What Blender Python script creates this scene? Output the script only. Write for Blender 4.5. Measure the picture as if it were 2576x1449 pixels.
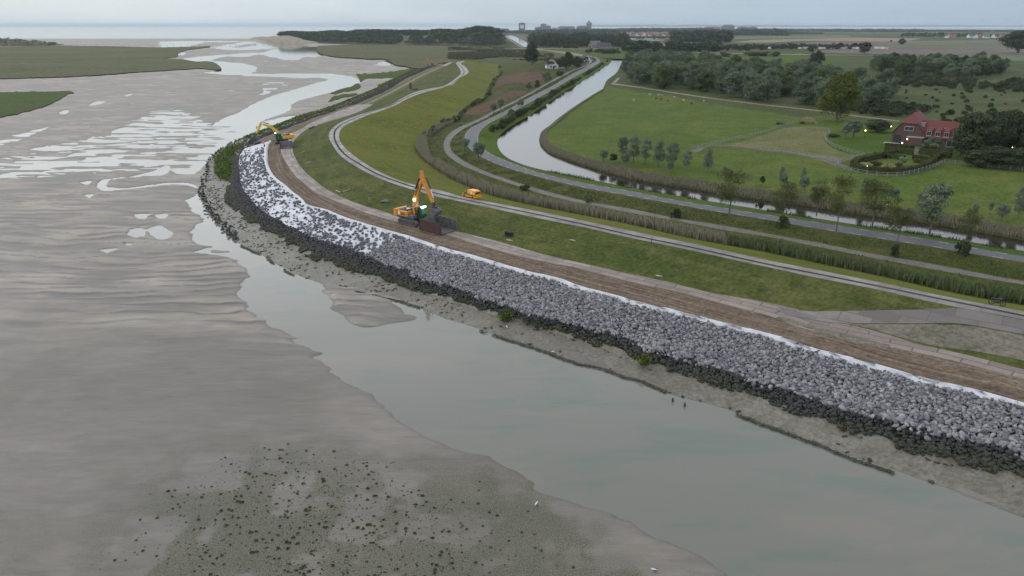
import bpy, bmesh, math, random
import numpy as np
from mathutils import Vector, Matrix
from mathutils.geometry import tessellate_polygon
R = math.radians
random.seed(7)
rng = np.random.default_rng(7)
for o in list(bpy.data.objects): bpy.data.objects.remove(o)
S = bpy.context.scene
COL = S.collection

# ------------------------------------------------------------ camera
CAMZ, F, PITCH = 40.0, 1819.0, R(19.96)
cam = bpy.data.objects.new('camera', bpy.data.cameras.new('camera')); COL.objects.link(cam)
cam.location = (0, 0, CAMZ); cam.rotation_euler = (R(90) - PITCH, 0, 0)
cam.data.sensor_width = 36; cam.data.lens = 36 * F / 2576
cam.data.clip_start = 0.5; cam.data.clip_end = 150000
S.camera = cam

# ------------------------------------------------------------ world, sun, exposure
SUN_EL, SUN_ROT = R(32), R(-75)
w = bpy.data.worlds.new('World'); S.world = w; w.use_nodes = True
N, L = w.node_tree.nodes, w.node_tree.links
N.clear()
def nn(N, t, **k):
    n = N.new(t)
    for a, b in k.items():
        if a == 'i':
            for kk, v in b.items(): n.inputs[kk].default_value = v
        else: setattr(n, a, b)
    return n
def mth(N, L, op, a, b=None, c=None, clamp=False):
    n = N.new('ShaderNodeMath'); n.operation = op; n.use_clamp = clamp
    for i, v in enumerate((a, b, c)):
        if v is None: continue
        if isinstance(v, (int, float)): n.inputs[i].default_value = v
        else: L.new(v, n.inputs[i])
    return n.outputs[0]
def mixc(N, L, f, a, b, bt='MIX'):
    n = N.new('ShaderNodeMix'); n.data_type = 'RGBA'; n.blend_type = bt
    for s, v in ((0, f), (6, a), (7, b)):
        if isinstance(v, (int, float)): n.inputs[s].default_value = v
        elif isinstance(v, tuple): n.inputs[s].default_value = v if len(v) == 4 else (*v, 1)
        else: L.new(v, n.inputs[s])
    return n.outputs[2]
def mrange(N, L, v, a, b, c=0., d=1., smooth=False):
    n = N.new('ShaderNodeMapRange'); n.inputs[1].default_value = a; n.inputs[2].default_value = b
    n.inputs[3].default_value = c; n.inputs[4].default_value = d
    if smooth: n.interpolation_type = 'SMOOTHSTEP'
    L.new(v, n.inputs[0]); return n.outputs[0]
sky = nn(N, 'ShaderNodeTexSky', sky_type='NISHITA', sun_disc=False)
sky.sun_elevation = SUN_EL; sky.sun_rotation = SUN_ROT; sky.air_density = 1.5; sky.dust_density = 3
tc = nn(N, 'ShaderNodeTexCoord'); sp = nn(N, 'ShaderNodeSeparateXYZ'); L.new(tc.outputs['Generated'], sp.inputs[0])
zz = mth(N, L, 'MAXIMUM', sp.outputs[2], 0.0)
side = mrange(N, L, sp.outputs[0], -0.65, 0.65, 0, 1, True)
hor = mixc(N, L, side, (7.6, 8.4, 8.7), (4.1, 5.3, 6.5))
up = mixc(N, L, side, (19.0, 19.3, 20.0), (11.0, 11.6, 12.6))
zr = mrange(N, L, zz, 0.015, 0.26, 0, 1, True)
ovc = mixc(N, L, zr, hor, up)
zen = mixc(N, L, side, (10.5, 10.9, 11.6), (8.6, 9.1, 9.9))
ovc = mixc(N, L, mrange(N, L, zz, .28, .75, 0, 1, True), ovc, zen)
mp = nn(N, 'ShaderNodeMapping'); L.new(tc.outputs['Generated'], mp.inputs[0]); mp.inputs['Scale'].default_value = (1.6, 1.6, 9)
cn = nn(N, 'ShaderNodeTexNoise', i={'Scale': 2.2, 'Detail': 5, 'Roughness': .55}); L.new(mp.outputs[0], cn.inputs['Vector'])
cl = mrange(N, L, cn.outputs[0], .3, .7, .9, 1.08)
ov2 = mixc(N, L, 1.0, ovc, cl, 'MULTIPLY')
fin = mixc(N, L, .86, sky.outputs[0], ov2)
bg = nn(N, 'ShaderNodeBackground'); bg.inputs[1].default_value = 0.1; L.new(fin, bg.inputs[0])
wo = nn(N, 'ShaderNodeOutputWorld'); L.new(bg.outputs[0], wo.inputs[0])
sl = bpy.data.lights.new('sun', 'SUN'); sl.energy = 0.6; sl.angle = R(25); sl.color = (1, .96, .9)
so = bpy.data.objects.new('sun', sl); COL.objects.link(so)
# light comes from the left and slightly ahead, where the overcast is brightest
az = R(160)
so.rotation_euler = Vector((-math.cos(az) * math.cos(SUN_EL), -math.sin(az) * math.cos(SUN_EL), -math.sin(SUN_EL))).to_track_quat('-Z', 'Y').to_euler()
vs = S.view_settings; vs.view_transform = 'Standard'; vs.look = 'None'; vs.gamma = 1; vs.exposure = 0.1; vs.use_curve_mapping = False

# ------------------------------------------------------------ helpers
def P(x, y, z=0.0):
    """survey point: where the sight line through (x, y) of the 2576 x 1449 survey picture meets height z"""
    x = np.asarray(x, float); y = np.asarray(y, float)
    dx = (x - 1288) / F; dy = (724.5 - y) / F
    dY = math.cos(PITCH) + dy * math.sin(PITCH); dZ = -math.sin(PITCH) + dy * math.cos(PITCH)
    t = (CAMZ - z) / -np.minimum(dZ, -5e-4)
    return np.stack([dx * t, dY * t, np.zeros_like(t) + z], -1)
def V(x, y, z=0.0): return Vector(P(x, y, z))
def pxm(x, y, z=0.0):
    """survey pixels per metre at that point"""
    p = P(x, y, z); return F / math.hypot(p[1], CAMZ - z)
def tag(o, label=None, cat=None, group=None, kind=None):
    if label: o['label'] = label
    if cat: o['category'] = cat
    if group: o['group'] = group
    if kind: o['kind'] = kind
    return o
def empty(name, loc, rz=0.0, label=None, cat=None, group=None, s=1.0):
    o = bpy.data.objects.new(name, None); COL.objects.link(o); o.location = loc; o.rotation_euler = (0, 0, rz)
    o.empty_display_size = .1; o.scale = (s, s, s)
    return tag(o, label, cat, group)
def mesh_np(name, v, f, mat=None, parent=None, smooth=False, uv=None, attrs=None, mi=None):
    me = bpy.data.meshes.new(name)
    v = np.asarray(v, np.float32).reshape(-1, 3)
    if isinstance(f, np.ndarray):
        k = f.shape[1]; me.vertices.add(len(v)); me.vertices.foreach_set('co', v.ravel())
        me.loops.add(f.size); me.loops.foreach_set('vertex_index', f.ravel().astype(np.int32))
        me.polygons.add(len(f)); me.polygons.foreach_set('loop_start', np.arange(0, f.size, k, dtype=np.int32))
        me.update(calc_edges=True)
    else:
        me.from_pydata(v.tolist(), [], f); me.update()
    if uv is not None:
        li = np.zeros(len(me.loops), np.int32); me.loops.foreach_get('vertex_index', li)
        ul = me.uv_layers.new(name='uv'); ul.data.foreach_set('uv', np.asarray(uv, np.float32)[li].ravel())
    for k2, a in (attrs or {}).items():
        at = me.attributes.new(k2, 'FLOAT', 'POINT'); at.data.foreach_set('value', np.asarray(a, np.float32))
    ms = mat if isinstance(mat, (list, tuple)) else [mat]
    for m in ms:
        if m: me.materials.append(m)
    if mi is not None: me.polygons.foreach_set('material_index', np.asarray(mi, np.int32))
    if smooth: me.polygons.foreach_set('use_smooth', np.ones(len(me.polygons), bool))
    me.validate(); me.update()
    o = bpy.data.objects.new(name, me); COL.objects.link(o)
    if parent: o.parent = parent
    return o
class MB:
    """collects boxes, prisms, tubes for ONE mesh"""
    def __init__(s): s.v = []; s.f = []; s.m = []
    def add(s, vs, fs, m=0, M=None):
        b = len(s.v)
        for p in vs: s.v.append(tuple(M @ Vector(p)) if M else tuple(p))
        for f in fs: s.f.append([b + i for i in f]); s.m.append(m)
        return s
    def box(s, x0, x1, y0, y1, z0, z1, m=0, M=None, bev=0.0):
        if bev <= 0:
            vs = [(x, y, z) for x in (x0, x1) for y in (y0, y1) for z in (z0, z1)]
            return s.add(vs, [(0, 1, 3, 2), (4, 6, 7, 5), (0, 4, 5, 1), (2, 3, 7, 6), (0, 2, 6, 4), (1, 5, 7, 3)], m, M)
        b = bev
        ring = [(x0 + b, y0), (x1 - b, y0), (x1, y0 + b), (x1, y1 - b), (x1 - b, y1), (x0 + b, y1), (x0, y1 - b), (x0, y0 + b)]
        cx, cy = (x0 + x1) / 2, (y0 + y1) / 2
        kx, ky = 1 - b / max(1e-6, (x1 - x0) / 2), 1 - b / max(1e-6, (y1 - y0) / 2)
        vs = []
        for z, k in ((z0, 1), (z0 + b, 0), (z1 - b, 0), (z1, 1)):
            for x, y in ring: vs.append((cx + (x - cx) * (kx if k else 1), cy + (y - cy) * (ky if k else 1), z))
        fs = [tuple(range(7, -1, -1)), tuple(range(24, 32))]
        for r in range(3):
            for i in range(8): fs.append((r * 8 + i, r * 8 + (i + 1) % 8, r * 8 + 8 + (i + 1) % 8, r * 8 + 8 + i))
        return s.add(vs, fs, m, M)
    def prism(s, prof, y0, y1, m=0, M=None):
        """profile in x,z extruded along y"""
        n = len(prof); vs = [(x, y0, z) for x, z in prof] + [(x, y1, z) for x, z in prof]
        fs = [tuple(range(n)), tuple(range(2 * n - 1, n - 1, -1))] + [(i, i + n, (i + 1) % n + n, (i + 1) % n) for i in range(n)]
        return s.add(vs, fs, m, M)
    def tube(s, pts, r, n=8, m=0, M=None):
        pts = [Vector(p) for p in pts]; rs = r if isinstance(r, (list, tuple)) else [r] * len(pts)
        vs = []
        for i, p in enumerate(pts):
            d = (pts[min(i + 1, len(pts) - 1)] - pts[max(i - 1, 0)]).normalized()
            a = d.orthogonal().normalized() if abs(d.z) < .99 else Vector((1, 0, 0)); a = (a - d * a.dot(d)).normalized(); c = d.cross(a)
            for k in range(n):
                t = 2 * math.pi * k / n; vs.append(p + (a * math.cos(t) + c * math.sin(t)) * rs[i])
        fs = [tuple(range(n - 1, -1, -1)), tuple(range((len(pts) - 1) * n, len(pts) * n))]
        for i in range(len(pts) - 1):
            for k in range(n): fs.append((i * n + k, i * n + (k + 1) % n, (i + 1) * n + (k + 1) % n, (i + 1) * n + k))
        return s.add(vs, fs, m, M)
    def build(s, name, mat, parent=None, smooth=False):
        return mesh_np(name, s.v, s.f, mat, parent, smooth, mi=s.m if isinstance(mat, (list, tuple)) else None)
def dup(o, loc=None, rz=None, s=None, label=None, group=None, parent=None):
    c = o.copy(); COL.objects.link(c)
    if parent: c.parent = parent
    if loc is not None: c.location = loc
    if rz is not None: c.rotation_euler = (0, 0, rz)
    if s is not None: c.scale = s if isinstance(s, (tuple, list)) else (s, s, s)
    if label: c['label'] = label
    if group: c['group'] = group
    for ch in list(CH.get(o.name, ())): 
        d = dup(ch, parent=c)
        CH.setdefault(c.name, []).append(d)
    return c
CH = {}
def reg(root):
    """remember the children of a prototype so that copies are cheap"""
    CH[root.name] = [o for o in COL.objects if o.parent == root]
    for c in CH[root.name]: reg_child(c)
    return root
def reg_child(c):
    k = [o for o in COL.objects if o.parent == c]
    if k: CH[c.name] = k
# value noise in numpy
def _h(ix, iy, s):
    n = (ix.astype(np.int64) * 374761393 + iy.astype(np.int64) * 668265263 + s * 974634777) & 0xffffffff
    n = ((n ^ (n >> 13)) * 1274126177) & 0xffffffff
    return ((n ^ (n >> 16)) & 0xffff) / 65535.0
def vnoise(x, y, s=0):
    ix = np.floor(x); iy = np.floor(y); fx = x - ix; fy = y - iy
    fx = fx * fx * fx * (fx * (fx * 6 - 15) + 10); fy = fy * fy * fy * (fy * (fy * 6 - 15) + 10)
    a = _h(ix, iy, s); b = _h(ix + 1, iy, s); c = _h(ix, iy + 1, s); d = _h(ix + 1, iy + 1, s)
    return (a + (b - a) * fx) * (1 - fy) + (c + (d - c) * fx) * fy
def fbm(x, y, s=0, o=4):
    r = 0; a = .5; t = 0
    for i in range(o): r = r + a * vnoise(x, y, s + i * 17); t += a; x = x * 2.03 + 11.3; y = y * 2.03 + 5.7; a *= .5
    return r / t
def sstep(a, b, x):
    t = np.clip((x - a) / (b - a), 0, 1); return t * t * (3 - 2 * t)

# ------------------------------------------------------------ materials
def newmat(name):
    m = bpy.data.materials.new(name); m.use_nodes = True
    nt = m.node_tree; b = nt.nodes['Principled BSDF']
    return m, nt.nodes, nt.links, b
def flat(name, c, rough=.6, metal=0., spec=.5, emis=None, es=0., var=0., vs_=3., bump=0.):
    m, N, L, b = newmat(name)
    b.inputs['Base Color'].default_value = (*c, 1); b.inputs['Roughness'].default_value = rough
    b.inputs['Metallic'].default_value = metal; b.inputs['Specular IOR Level'].default_value = spec
    if emis: b.inputs['Emission Color'].default_value = (*emis, 1); b.inputs['Emission Strength'].default_value = es
    if var:
        t = nn(N, 'ShaderNodeTexCoord'); n = nn(N, 'ShaderNodeTexNoise', i={'Scale': vs_, 'Detail': 4}); L.new(t.outputs['Object'], n.inputs['Vector'])
        r = mrange(N, L, n.outputs[0], .35, .65)
        L.new(mixc(N, L, r, tuple(x * (1 - var) for x in c), tuple(min(1, x * (1 + var)) for x in c)), b.inputs['Base Color'])
        if bump:
            bp = nn(N, 'ShaderNodeBump', i={'Strength': bump, 'Distance': .1}); L.new(n.outputs[0], bp.inputs['Height']); L.new(bp.outputs[0], b.inputs['Normal'])
    return m
GK = .92
def ground(name, cols, rough=.85, bump=.4, streak=None, spec=.04, scales=(.035, .22, 1.6), bdist=.15):
    """natural ground from 3-4 colours mixed by noises in world metres; streak=(colour, uscale, vscale, amount) runs along the strip"""
    gk = 1 if name in ("foreshore_mud", "algae_bed") else GK
    cols = [tuple(q * gk for q in c_) for c_ in cols]
    if streak: streak = (tuple(q * GK for q in streak[0]), *streak[1:])
    m, N, L, b = newmat(name)
    g = nn(N, 'ShaderNodeNewGeometry')
    def noise(sc, d=5, rg=.6, vec=None):
        n = nn(N, 'ShaderNodeTexNoise', i={'Scale': sc, 'Detail': d, 'Roughness': rg}); L.new(vec or g.outputs['Position'], n.inputs['Vector']); return n.outputs[0]
    n0, n1, n2 = noise(scales[0], 4), noise(scales[1], 5), noise(scales[2], 6, .7)
    c = mixc(N, L, mrange(N, L, n0, .38, .62), cols[0], cols[1])
    c = mixc(N, L, mrange(N, L, n1, .42, .68, 0, .85), c, cols[2])
    if len(cols) > 3: c = mixc(N, L, mrange(N, L, noise(scales[1] * 1.7, 6, .7), .56, .7, 0, .8), c, cols[3])
    if streak:
        uv = nn(N, 'ShaderNodeUVMap'); mp = nn(N, 'ShaderNodeMapping'); L.new(uv.outputs[0], mp.inputs[0]); mp.inputs['Scale'].default_value = (streak[1], streak[2], 1)
        ns = noise(1.0, 5, .65, mp.outputs[0])
        c = mixc(N, L, mrange(N, L, ns, .45, .66, 0, streak[3]), c, streak[0])
    c = mixc(N, L, mrange(N, L, n2, .3, .7, .0, 1), mixc(N, L, 1., c, (.5, .52, .5), 'MULTIPLY'), mixc(N, L, 1., c, (1.42, 1.4, 1.34), 'MULTIPLY'))
    L.new(c, b.inputs['Base Color']); b.inputs['Roughness'].default_value = rough; b.inputs['Specular IOR Level'].default_value = spec
    if bump:
        bp = nn(N, 'ShaderNodeBump', i={'Strength': bump, 'Distance': bdist}); L.new(n2, bp.inputs['Height']); L.new(bp.outputs[0], b.inputs['Normal'])
    return m
M = {}
M['grass_slope'] = ground('grass_slope', [(.056, .08, .022), (.098, .105, .038), (.038, .058, .016), (.13, .112, .06)], streak=((.13, .125, .045), .04, .5, .5))
M['grass_crest'] = ground('grass_crest', [(.11, .14, .02), (.07, .105, .014), (.145, .13, .032), (.08, .11, .02)], streak=((.165, .125, .035), .03, .6, .6))
M['grass_mound'] = ground('grass_mound', [(.085, .125, .04), (.11, .125, .045), (.15, .13, .06)], streak=((.14, .12, .05), .02, .25, .7))
M['rough'] = ground('rough_grass', [(.042, .064, .014), (.068, .075, .024), (.095, .08, .035), (.03, .042, .012)], streak=((.085, .095, .025), .03, .4, .5), bump=.8)
M['verge'] = ground('verge_grass', [(.068, .12, .014), (.05, .085, .014), (.095, .115, .025)])
M['field'] = ground('heath_field', [(.085, .09, .045), (.11, .095, .055), (.075, .08, .04), (.115, .085, .06)], scales=(.02, .12, 1.2))
M['redfield'] = ground('reddish_plants', [(.14, .075, .055), (.115, .07, .05), (.085, .07, .045)], scales=(.05, .3, 1.6))
M['polder'] = ground('polder_ground', [(.06, .085, .032), (.1, .105, .048), (.05, .07, .025), (.09, .062, .04)], scales=(.014, .06, .5))
M['meadow'] = ground('meadow_grass', [(.074, .118, .022), (.11, .134, .032), (.058, .092, .017), (.125, .122, .044)], scales=(.03, .14, 1.3))
M['dryfield'] = ground('dry_grass', [(.105, .125, .04), (.14, .14, .06), (.17, .155, .08)], scales=(.05, .2, 1.3))
M['lawn'] = ground('lawn_grass', [(.058, .1, .014), (.08, .12, .02), (.05, .085, .014)])
M['marsh'] = ground('salt_marsh', [(.07, .09, .038), (.105, .115, .052), (.13, .1, .06), (.045, .065, .03)], scales=(.008, .035, .25))
M['marsh_green'] = ground('marsh_bright', [(.05, .095, .015), (.085, .085, .035), (.04, .08, .012)], scales=(.05, .3, 1.))
M['dirt'] = ground('brown_dirt', [(.125, .09, .068), (.17, .13, .105), (.085, .06, .045), (.085, .09, .038)], streak=((.23, .185, .15), .035, 1.7, .95), bump=.8, scales=(.06, .4, 2.))
M['farm1'] = ground('farm_tan', [(.26, .2, .16), (.23, .19, .15), (.28, .23, .17)], scales=(.004, .02, .2), bump=0)
M['farm2'] = ground('farm_brown', [(.15, .125, .12), (.17, .14, .13), (.13, .11, .1)], scales=(.004, .02, .2), bump=0)
M['farm3'] = ground('farm_green', [(.13, .16, .09), (.16, .17, .1), (.12, .14, .085)], scales=(.004, .02, .2), bump=0)
M['sand'] = ground('pale_sand', [(.25, .215, .17), (.3, .26, .21), (.2, .17, .135)], scales=(.01, .05, .4), bump=.2)
M['gravel'] = ground('gravel_path', [(.15, .138, .115), (.185, .168, .145), (.12, .115, .085)])
M['foreshore'] = ground('foreshore_mud', [(.125, .118, .1), (.16, .15, .128), (.1, .09, .068), (.075, .075, .042)], rough=.55, spec=.5, scales=(.05, .35, 2.2), bump=.3)
M['underrock'] = ground('algae_bed', [(.018, .019, .018), (.03, .032, .012), (.012, .012, .012)], rough=.7)
M['concrete_wet'] = None
def slabs(name, cols, joint, bw, bh, rough, off=0.5, spec=.5, mortar=.09):
    cols = [tuple(q * .68 for q in c_) for c_ in cols]
    m, N, L, b = newmat(name)
    uv = nn(N, 'ShaderNodeUVMap'); g = nn(N, 'ShaderNodeNewGeometry')
    br = nn(N, 'ShaderNodeTexBrick', offset=off, i={'Scale': 1., 'Mortar Size': mortar, 'Mortar Smooth': .1, 'Bias': 0., 'Brick Width': bw, 'Row Height': bh, 'Color1': (0, 0, 0, 1), 'Color2': (1, 1, 1, 1), 'Mortar': (.5, .5, .5, 1)})
    L.new(uv.outputs[0], br.inputs['Vector'])
    c = mixc(N, L, br.outputs[0], tuple(q * .8 for q in cols[0]), tuple(q * 1.12 for q in cols[1]))
    n = nn(N, 'ShaderNodeTexNoise', i={'Scale': .35, 'Detail': 6, 'Roughness': .7}); L.new(g.outputs['Position'], n.inputs['Vector'])
    c = mixc(N, L, mrange(N, L, n.outputs[0], .45, .68, 0, .6), c, cols[2])
    n2 = nn(N, 'ShaderNodeTexNoise', i={'Scale': 2.2, 'Detail': 6, 'Roughness': .7}); L.new(g.outputs['Position'], n2.inputs['Vector'])
    c = mixc(N, L, mrange(N, L, n2.outputs[0], .5, .7, 0, .6), c, cols[3])
    c = mixc(N, L, br.outputs[1], c, joint)
    L.new(c, b.inputs['Base Color'])
    L.new(mrange(N, L, n.outputs[0], .35, .65, rough[0], rough[1]), b.inputs['Roughness']); b.inputs['Specular IOR Level'].default_value = spec
    return m
M['road_slab'] = slabs('concrete_mats', [(.27, .215, .18), (.34, .28, .24), (.24, .2, .175), (.19, .135, .105)], (.08, .06, .05), 4.9, 1.35, (.45, .75))
M['crest_slab'] = slabs('crest_mats', [(.165, .145, .138), (.22, .195, .18), (.135, .125, .127), (.165, .115, .09)], (.09, .075, .06), 4.9, 2.0, (.3, .6), spec=.5)
M['path_slab'] = slabs('path_tiles', [(.13, .12, .108), (.155, .14, .13), (.115, .105, .095), (.09, .09, .06)], (.12, .11, .09), 1.2, 1.2, (.6, .8))
M['asphalt'] = ground('asphalt', [(.07, .077, .086), (.083, .088, .097), (.064, .07, .079)], rough=.6, bump=.1, spec=.4)
M['line'] = flat('road_paint', (.7, .7, .68), .6)
M['gapdark'] = ground('mud_gap', [(.05, .045, .035), (.08, .075, .05), (.035, .03, .025)])
# mud of the tidal flat: tone = dry crest / wet trough, plus shade painted on steep ripple faces
m, N_, L_, b = newmat('tidal_mud'); M['mud'] = m
g = nn(N_, 'ShaderNodeNewGeometry')
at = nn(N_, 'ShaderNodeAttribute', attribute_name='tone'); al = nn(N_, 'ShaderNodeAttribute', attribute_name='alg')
mp = nn(N_, 'ShaderNodeMapping'); L_.new(g.outputs['Position'], mp.inputs[0]); mp.inputs['Scale'].default_value = (.3, 1.15, 1); mp.inputs['Rotation'].default_value = (0, 0, R(-6))
n1 = nn(N_, 'ShaderNodeTexNoise', i={'Scale': .9, 'Detail': 6, 'Roughness': .65, 'Distortion': .6}); L_.new(mp.outputs[0], n1.inputs['Vector'])
n2 = nn(N_, 'ShaderNodeTexNoise', i={'Scale': 9., 'Detail': 5, 'Roughness': .7}); L_.new(g.outputs['Position'], n2.inputs['Vector'])
n3 = nn(N_, 'ShaderNodeTexNoise', i={'Scale': .05, 'Detail': 4, 'Roughness': .6}); L_.new(g.outputs['Position'], n3.inputs['Vector'])
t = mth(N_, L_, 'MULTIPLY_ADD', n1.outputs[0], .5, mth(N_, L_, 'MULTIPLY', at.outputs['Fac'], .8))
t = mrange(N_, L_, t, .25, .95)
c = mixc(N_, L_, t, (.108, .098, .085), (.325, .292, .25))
c = mixc(N_, L_, mrange(N_, L_, n3.outputs[0], .35, .65, 0, .35), c, (.105, .1, .09))
c = mixc(N_, L_, mth(N_, L_, 'MULTIPLY', al.outputs['Fac'], mrange(N_, L_, n2.outputs[0], .35, .6)), c, (.04, .045, .014))
L_.new(c, b.inputs['Base Color'])
L_.new(mrange(N_, L_, t, 0, 1, .5, .78), b.inputs['Roughness']); b.inputs['Specular IOR Level'].default_value = .38
h = mth(N_, L_, 'MULTIPLY_ADD', n1.outputs[0], 1., mth(N_, L_, 'MULTIPLY', n2.outputs[0], .15))
bp = nn(N_, 'ShaderNodeBump', i={'Strength': .6, 'Distance': .2}); L_.new(h, bp.inputs['Height']); L_.new(bp.outputs[0], b.inputs['Normal'])
def water(name, base, teal, tan, rough, ripple, rscale=.6, k=.5):
    m, N, L, b = newmat(name)
    g = nn(N, 'ShaderNodeNewGeometry'); mp = nn(N, 'ShaderNodeMapping'); L.new(g.outputs['Position'], mp.inputs[0]); mp.inputs['Scale'].default_value = (.35, 1, 1); mp.inputs['Rotation'].default_value = (0, 0, R(-8))
    a = nn(N, 'ShaderNodeTexNoise', i={'Scale': .2, 'Detail': 5, 'Roughness': .62, 'Distortion': .6}); L.new(mp.outputs[0], a.inputs['Vector'])
    a2 = nn(N, 'ShaderNodeTexNoise', i={'Scale': .1, 'Detail': 6, 'Roughness': .6, 'Distortion': 1.}); L.new(mp.outputs[0], a2.inputs['Vector'])
    c = mixc(N, L, mrange(N, L, a.outputs[0], .5, .72, 0, k), base, teal)
    c = mixc(N, L, mrange(N, L, a2.outputs[0], .53, .6, 0, k), c, tan)
    L.new(c, b.inputs['Base Color']); b.inputs['Roughness'].default_value = rough; b.inputs['IOR'].default_value = 1.333
    if ripple:
        n = nn(N, 'ShaderNodeTexNoise', i={'Scale': rscale, 'Detail': 4, 'Roughness': .6}); L.new(mp.outputs[0], n.inputs['Vector'])
        bp = nn(N, 'ShaderNodeBump', i={'Strength': ripple, 'Distance': .05}); L.new(n.outputs[0], bp.inputs['Height']); L.new(bp.outputs[0], b.inputs['Normal'])
    return m
M['water'] = water('tidal_water', (.148, .152, .132), (.1, .14, .115), (.17, .158, .132), .05, .12, .6, .85)
M['sea'] = water('sea_water', (.2, .23, .22), (.2, .23, .22), (.22, .23, .21), .12, .6, .15, .3)
M['sea'].node_tree.nodes['Principled BSDF'].inputs['Specular IOR Level'].default_value = .28
M['canal'] = water('canal_water', (.018, .016, .014), (.018, .017, .014), (.018, .016, .014), .05, .35, 1.2)
def rock(name, lo, hi, alg=None):
    m, N, L, b = newmat(name)
    a = nn(N, 'ShaderNodeAttribute', attribute_name='rnd'); oi = nn(N, 'ShaderNodeObjectInfo')
    f = mth(N, L, 'FRACT', mth(N, L, 'ADD', a.outputs['Fac'], oi.outputs['Random']))
    g = nn(N, 'ShaderNodeNewGeometry'); n = nn(N, 'ShaderNodeTexNoise', i={'Scale': 3., 'Detail': 5, 'Roughness': .7}); L.new(g.outputs['Position'], n.inputs['Vector'])
    c = mixc(N, L, f, lo, hi)
    c = mixc(N, L, mrange(N, L, n.outputs[0], .35, .65), mixc(N, L, 1., c, (.75, .75, .76), 'MULTIPLY'), mixc(N, L, 1., c, (1.2, 1.18, 1.16), 'MULTIPLY'))
    if alg:
        n2 = nn(N, 'ShaderNodeTexNoise', i={'Scale': .35, 'Detail': 3}); L.new(g.outputs['Position'], n2.inputs['Vector'])
        aa = nn(N, 'ShaderNodeAttribute', attribute_name='alg')
        c = mixc(N, L, mth(N, L, 'MULTIPLY', mrange(N, L, n2.outputs[0], .35, .55, .3, 1), aa.outputs['Fac']), c, alg)
    L.new(c, b.inputs['Base Color']); b.inputs['Roughness'].default_value = .75
    bp = nn(N, 'ShaderNodeBump', i={'Strength': .4, 'Distance': .08}); L.new(n.outputs[0], bp.inputs['Height']); L.new(bp.outputs[0], b.inputs['Normal'])
    return m
M['rock_grey'] = rock('grey_stone', (.085, .09, .105), (.27, .268, .28))
M['rock_mid'] = rock('slate_stone', (.06, .062, .073), (.16, .16, .175))
M['rock_dark'] = rock('dark_stone', (.012, .013, .017), (.04, .043, .052), (.03, .033, .009))
M['weed'] = rock('bladderwrack', (.03, .028, .016), (.06, .055, .025))
def leafm(name, lo, hi, tr=.0):
    m, N, L, b = newmat(name)
    oi = nn(N, 'ShaderNodeObjectInfo'); a = nn(N, 'ShaderNodeAttribute', attribute_name='rnd')
    f = mth(N, L, 'MULTIPLY_ADD', a.outputs['Fac'], .75, mth(N, L, 'MULTIPLY', oi.outputs['Random'], .35), clamp=True)
    L.new(mixc(N, L, f, lo, hi), b.inputs['Base Color']); b.inputs['Roughness'].default_value = .7; b.inputs['Specular IOR Level'].default_value = .12
    return m
M['leaf_silver'] = leafm('leaf_silver', (.036, .054, .03), (.155, .205, .125))
M['leaf_olive'] = leafm('leaf_olive', (.035, .052, .016), (.1, .13, .045))
M['leaf_dark'] = leafm('leaf_dark', (.022, .034, .014), (.062, .08, .036))
M['leaf_autumn'] = leafm('leaf_autumn', (.04, .056, .018), (.115, .125, .045))
M['leaf_yellow'] = leafm('leaf_yellowgreen', (.03, .045, .008), (.1, .125, .02))
M['leaf_blue'] = leafm('leaf_bluegreen', (.06, .085, .05), (.21, .255, .165))
M['leaf_brown'] = leafm('leaf_brown', (.035, .038, .018), (.085, .08, .038))
M['hedge'] = leafm('hedge_leaf', (.03, .04, .012), (.075, .085, .03))
M['reed'] = leafm('reed_leaf', (.08, .085, .045), (.27, .25, .18))
M['reed_green'] = leafm('reed_green', (.045, .065, .025), (.12, .15, .07))
M['flower'] = leafm('flower_leaf', (.16, .15, .06), (.42, .38, .22))
M['bark'] = flat('bark', (.11, .095, .08), .9, var=.3)
# ------------------------------------------------------------ survey lines (picture survey coordinates, right to left / near to far)
def crs(pts, step=6.0):
    """centripetal-ish Catmull-Rom through survey points"""
    p = np.array([(*q[:2],) for q in pts], float); out = []
    e = np.vstack([2 * p[0] - p[1], p, 2 * p[-1] - p[-2]])
    for i in range(1, len(e) - 2):
        a, b, c, d = e[i - 1:i + 3]
        lab, lbc, lcd = [max(1e-3, np.linalg.norm(q)) ** .5 for q in (b - a, c - b, d - c)]
        m1 = (b - a) / lab / (lab + lbc) * lbc ** 1 * 1.0; 
        n = max(1, int(np.linalg.norm(c - b) / step)); t = np.linspace(0, 1, n, endpoint=False)[:, None]
        d1 = ((b - a) / lab ** 2 - (c - a) / (lab ** 2 + lbc ** 2) + (c - b) / lbc ** 2) * lbc ** 2
        d2 = ((c - b) / lbc ** 2 - (d - b) / (lbc ** 2 + lcd ** 2) + (d - c) / lcd ** 2) * lbc ** 2
        out.append((2 * t ** 3 - 3 * t ** 2 + 1) * b + (t ** 3 - 2 * t ** 2 + t) * d1 + (-2 * t ** 3 + 3 * t ** 2) * c + (t ** 3 - t ** 2) * d2)
    out.append(p[-1:]); return np.vstack(out)
def ln(pts, z, wob=0.0, s=3):
    q = crs(pts)
    if wob: q[:, 1] += (fbm(q[:, 0] * .05, q[:, 1] * .05, s) - .5) * wob
    return P(q[:, 0], q[:, 1], z)
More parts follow.
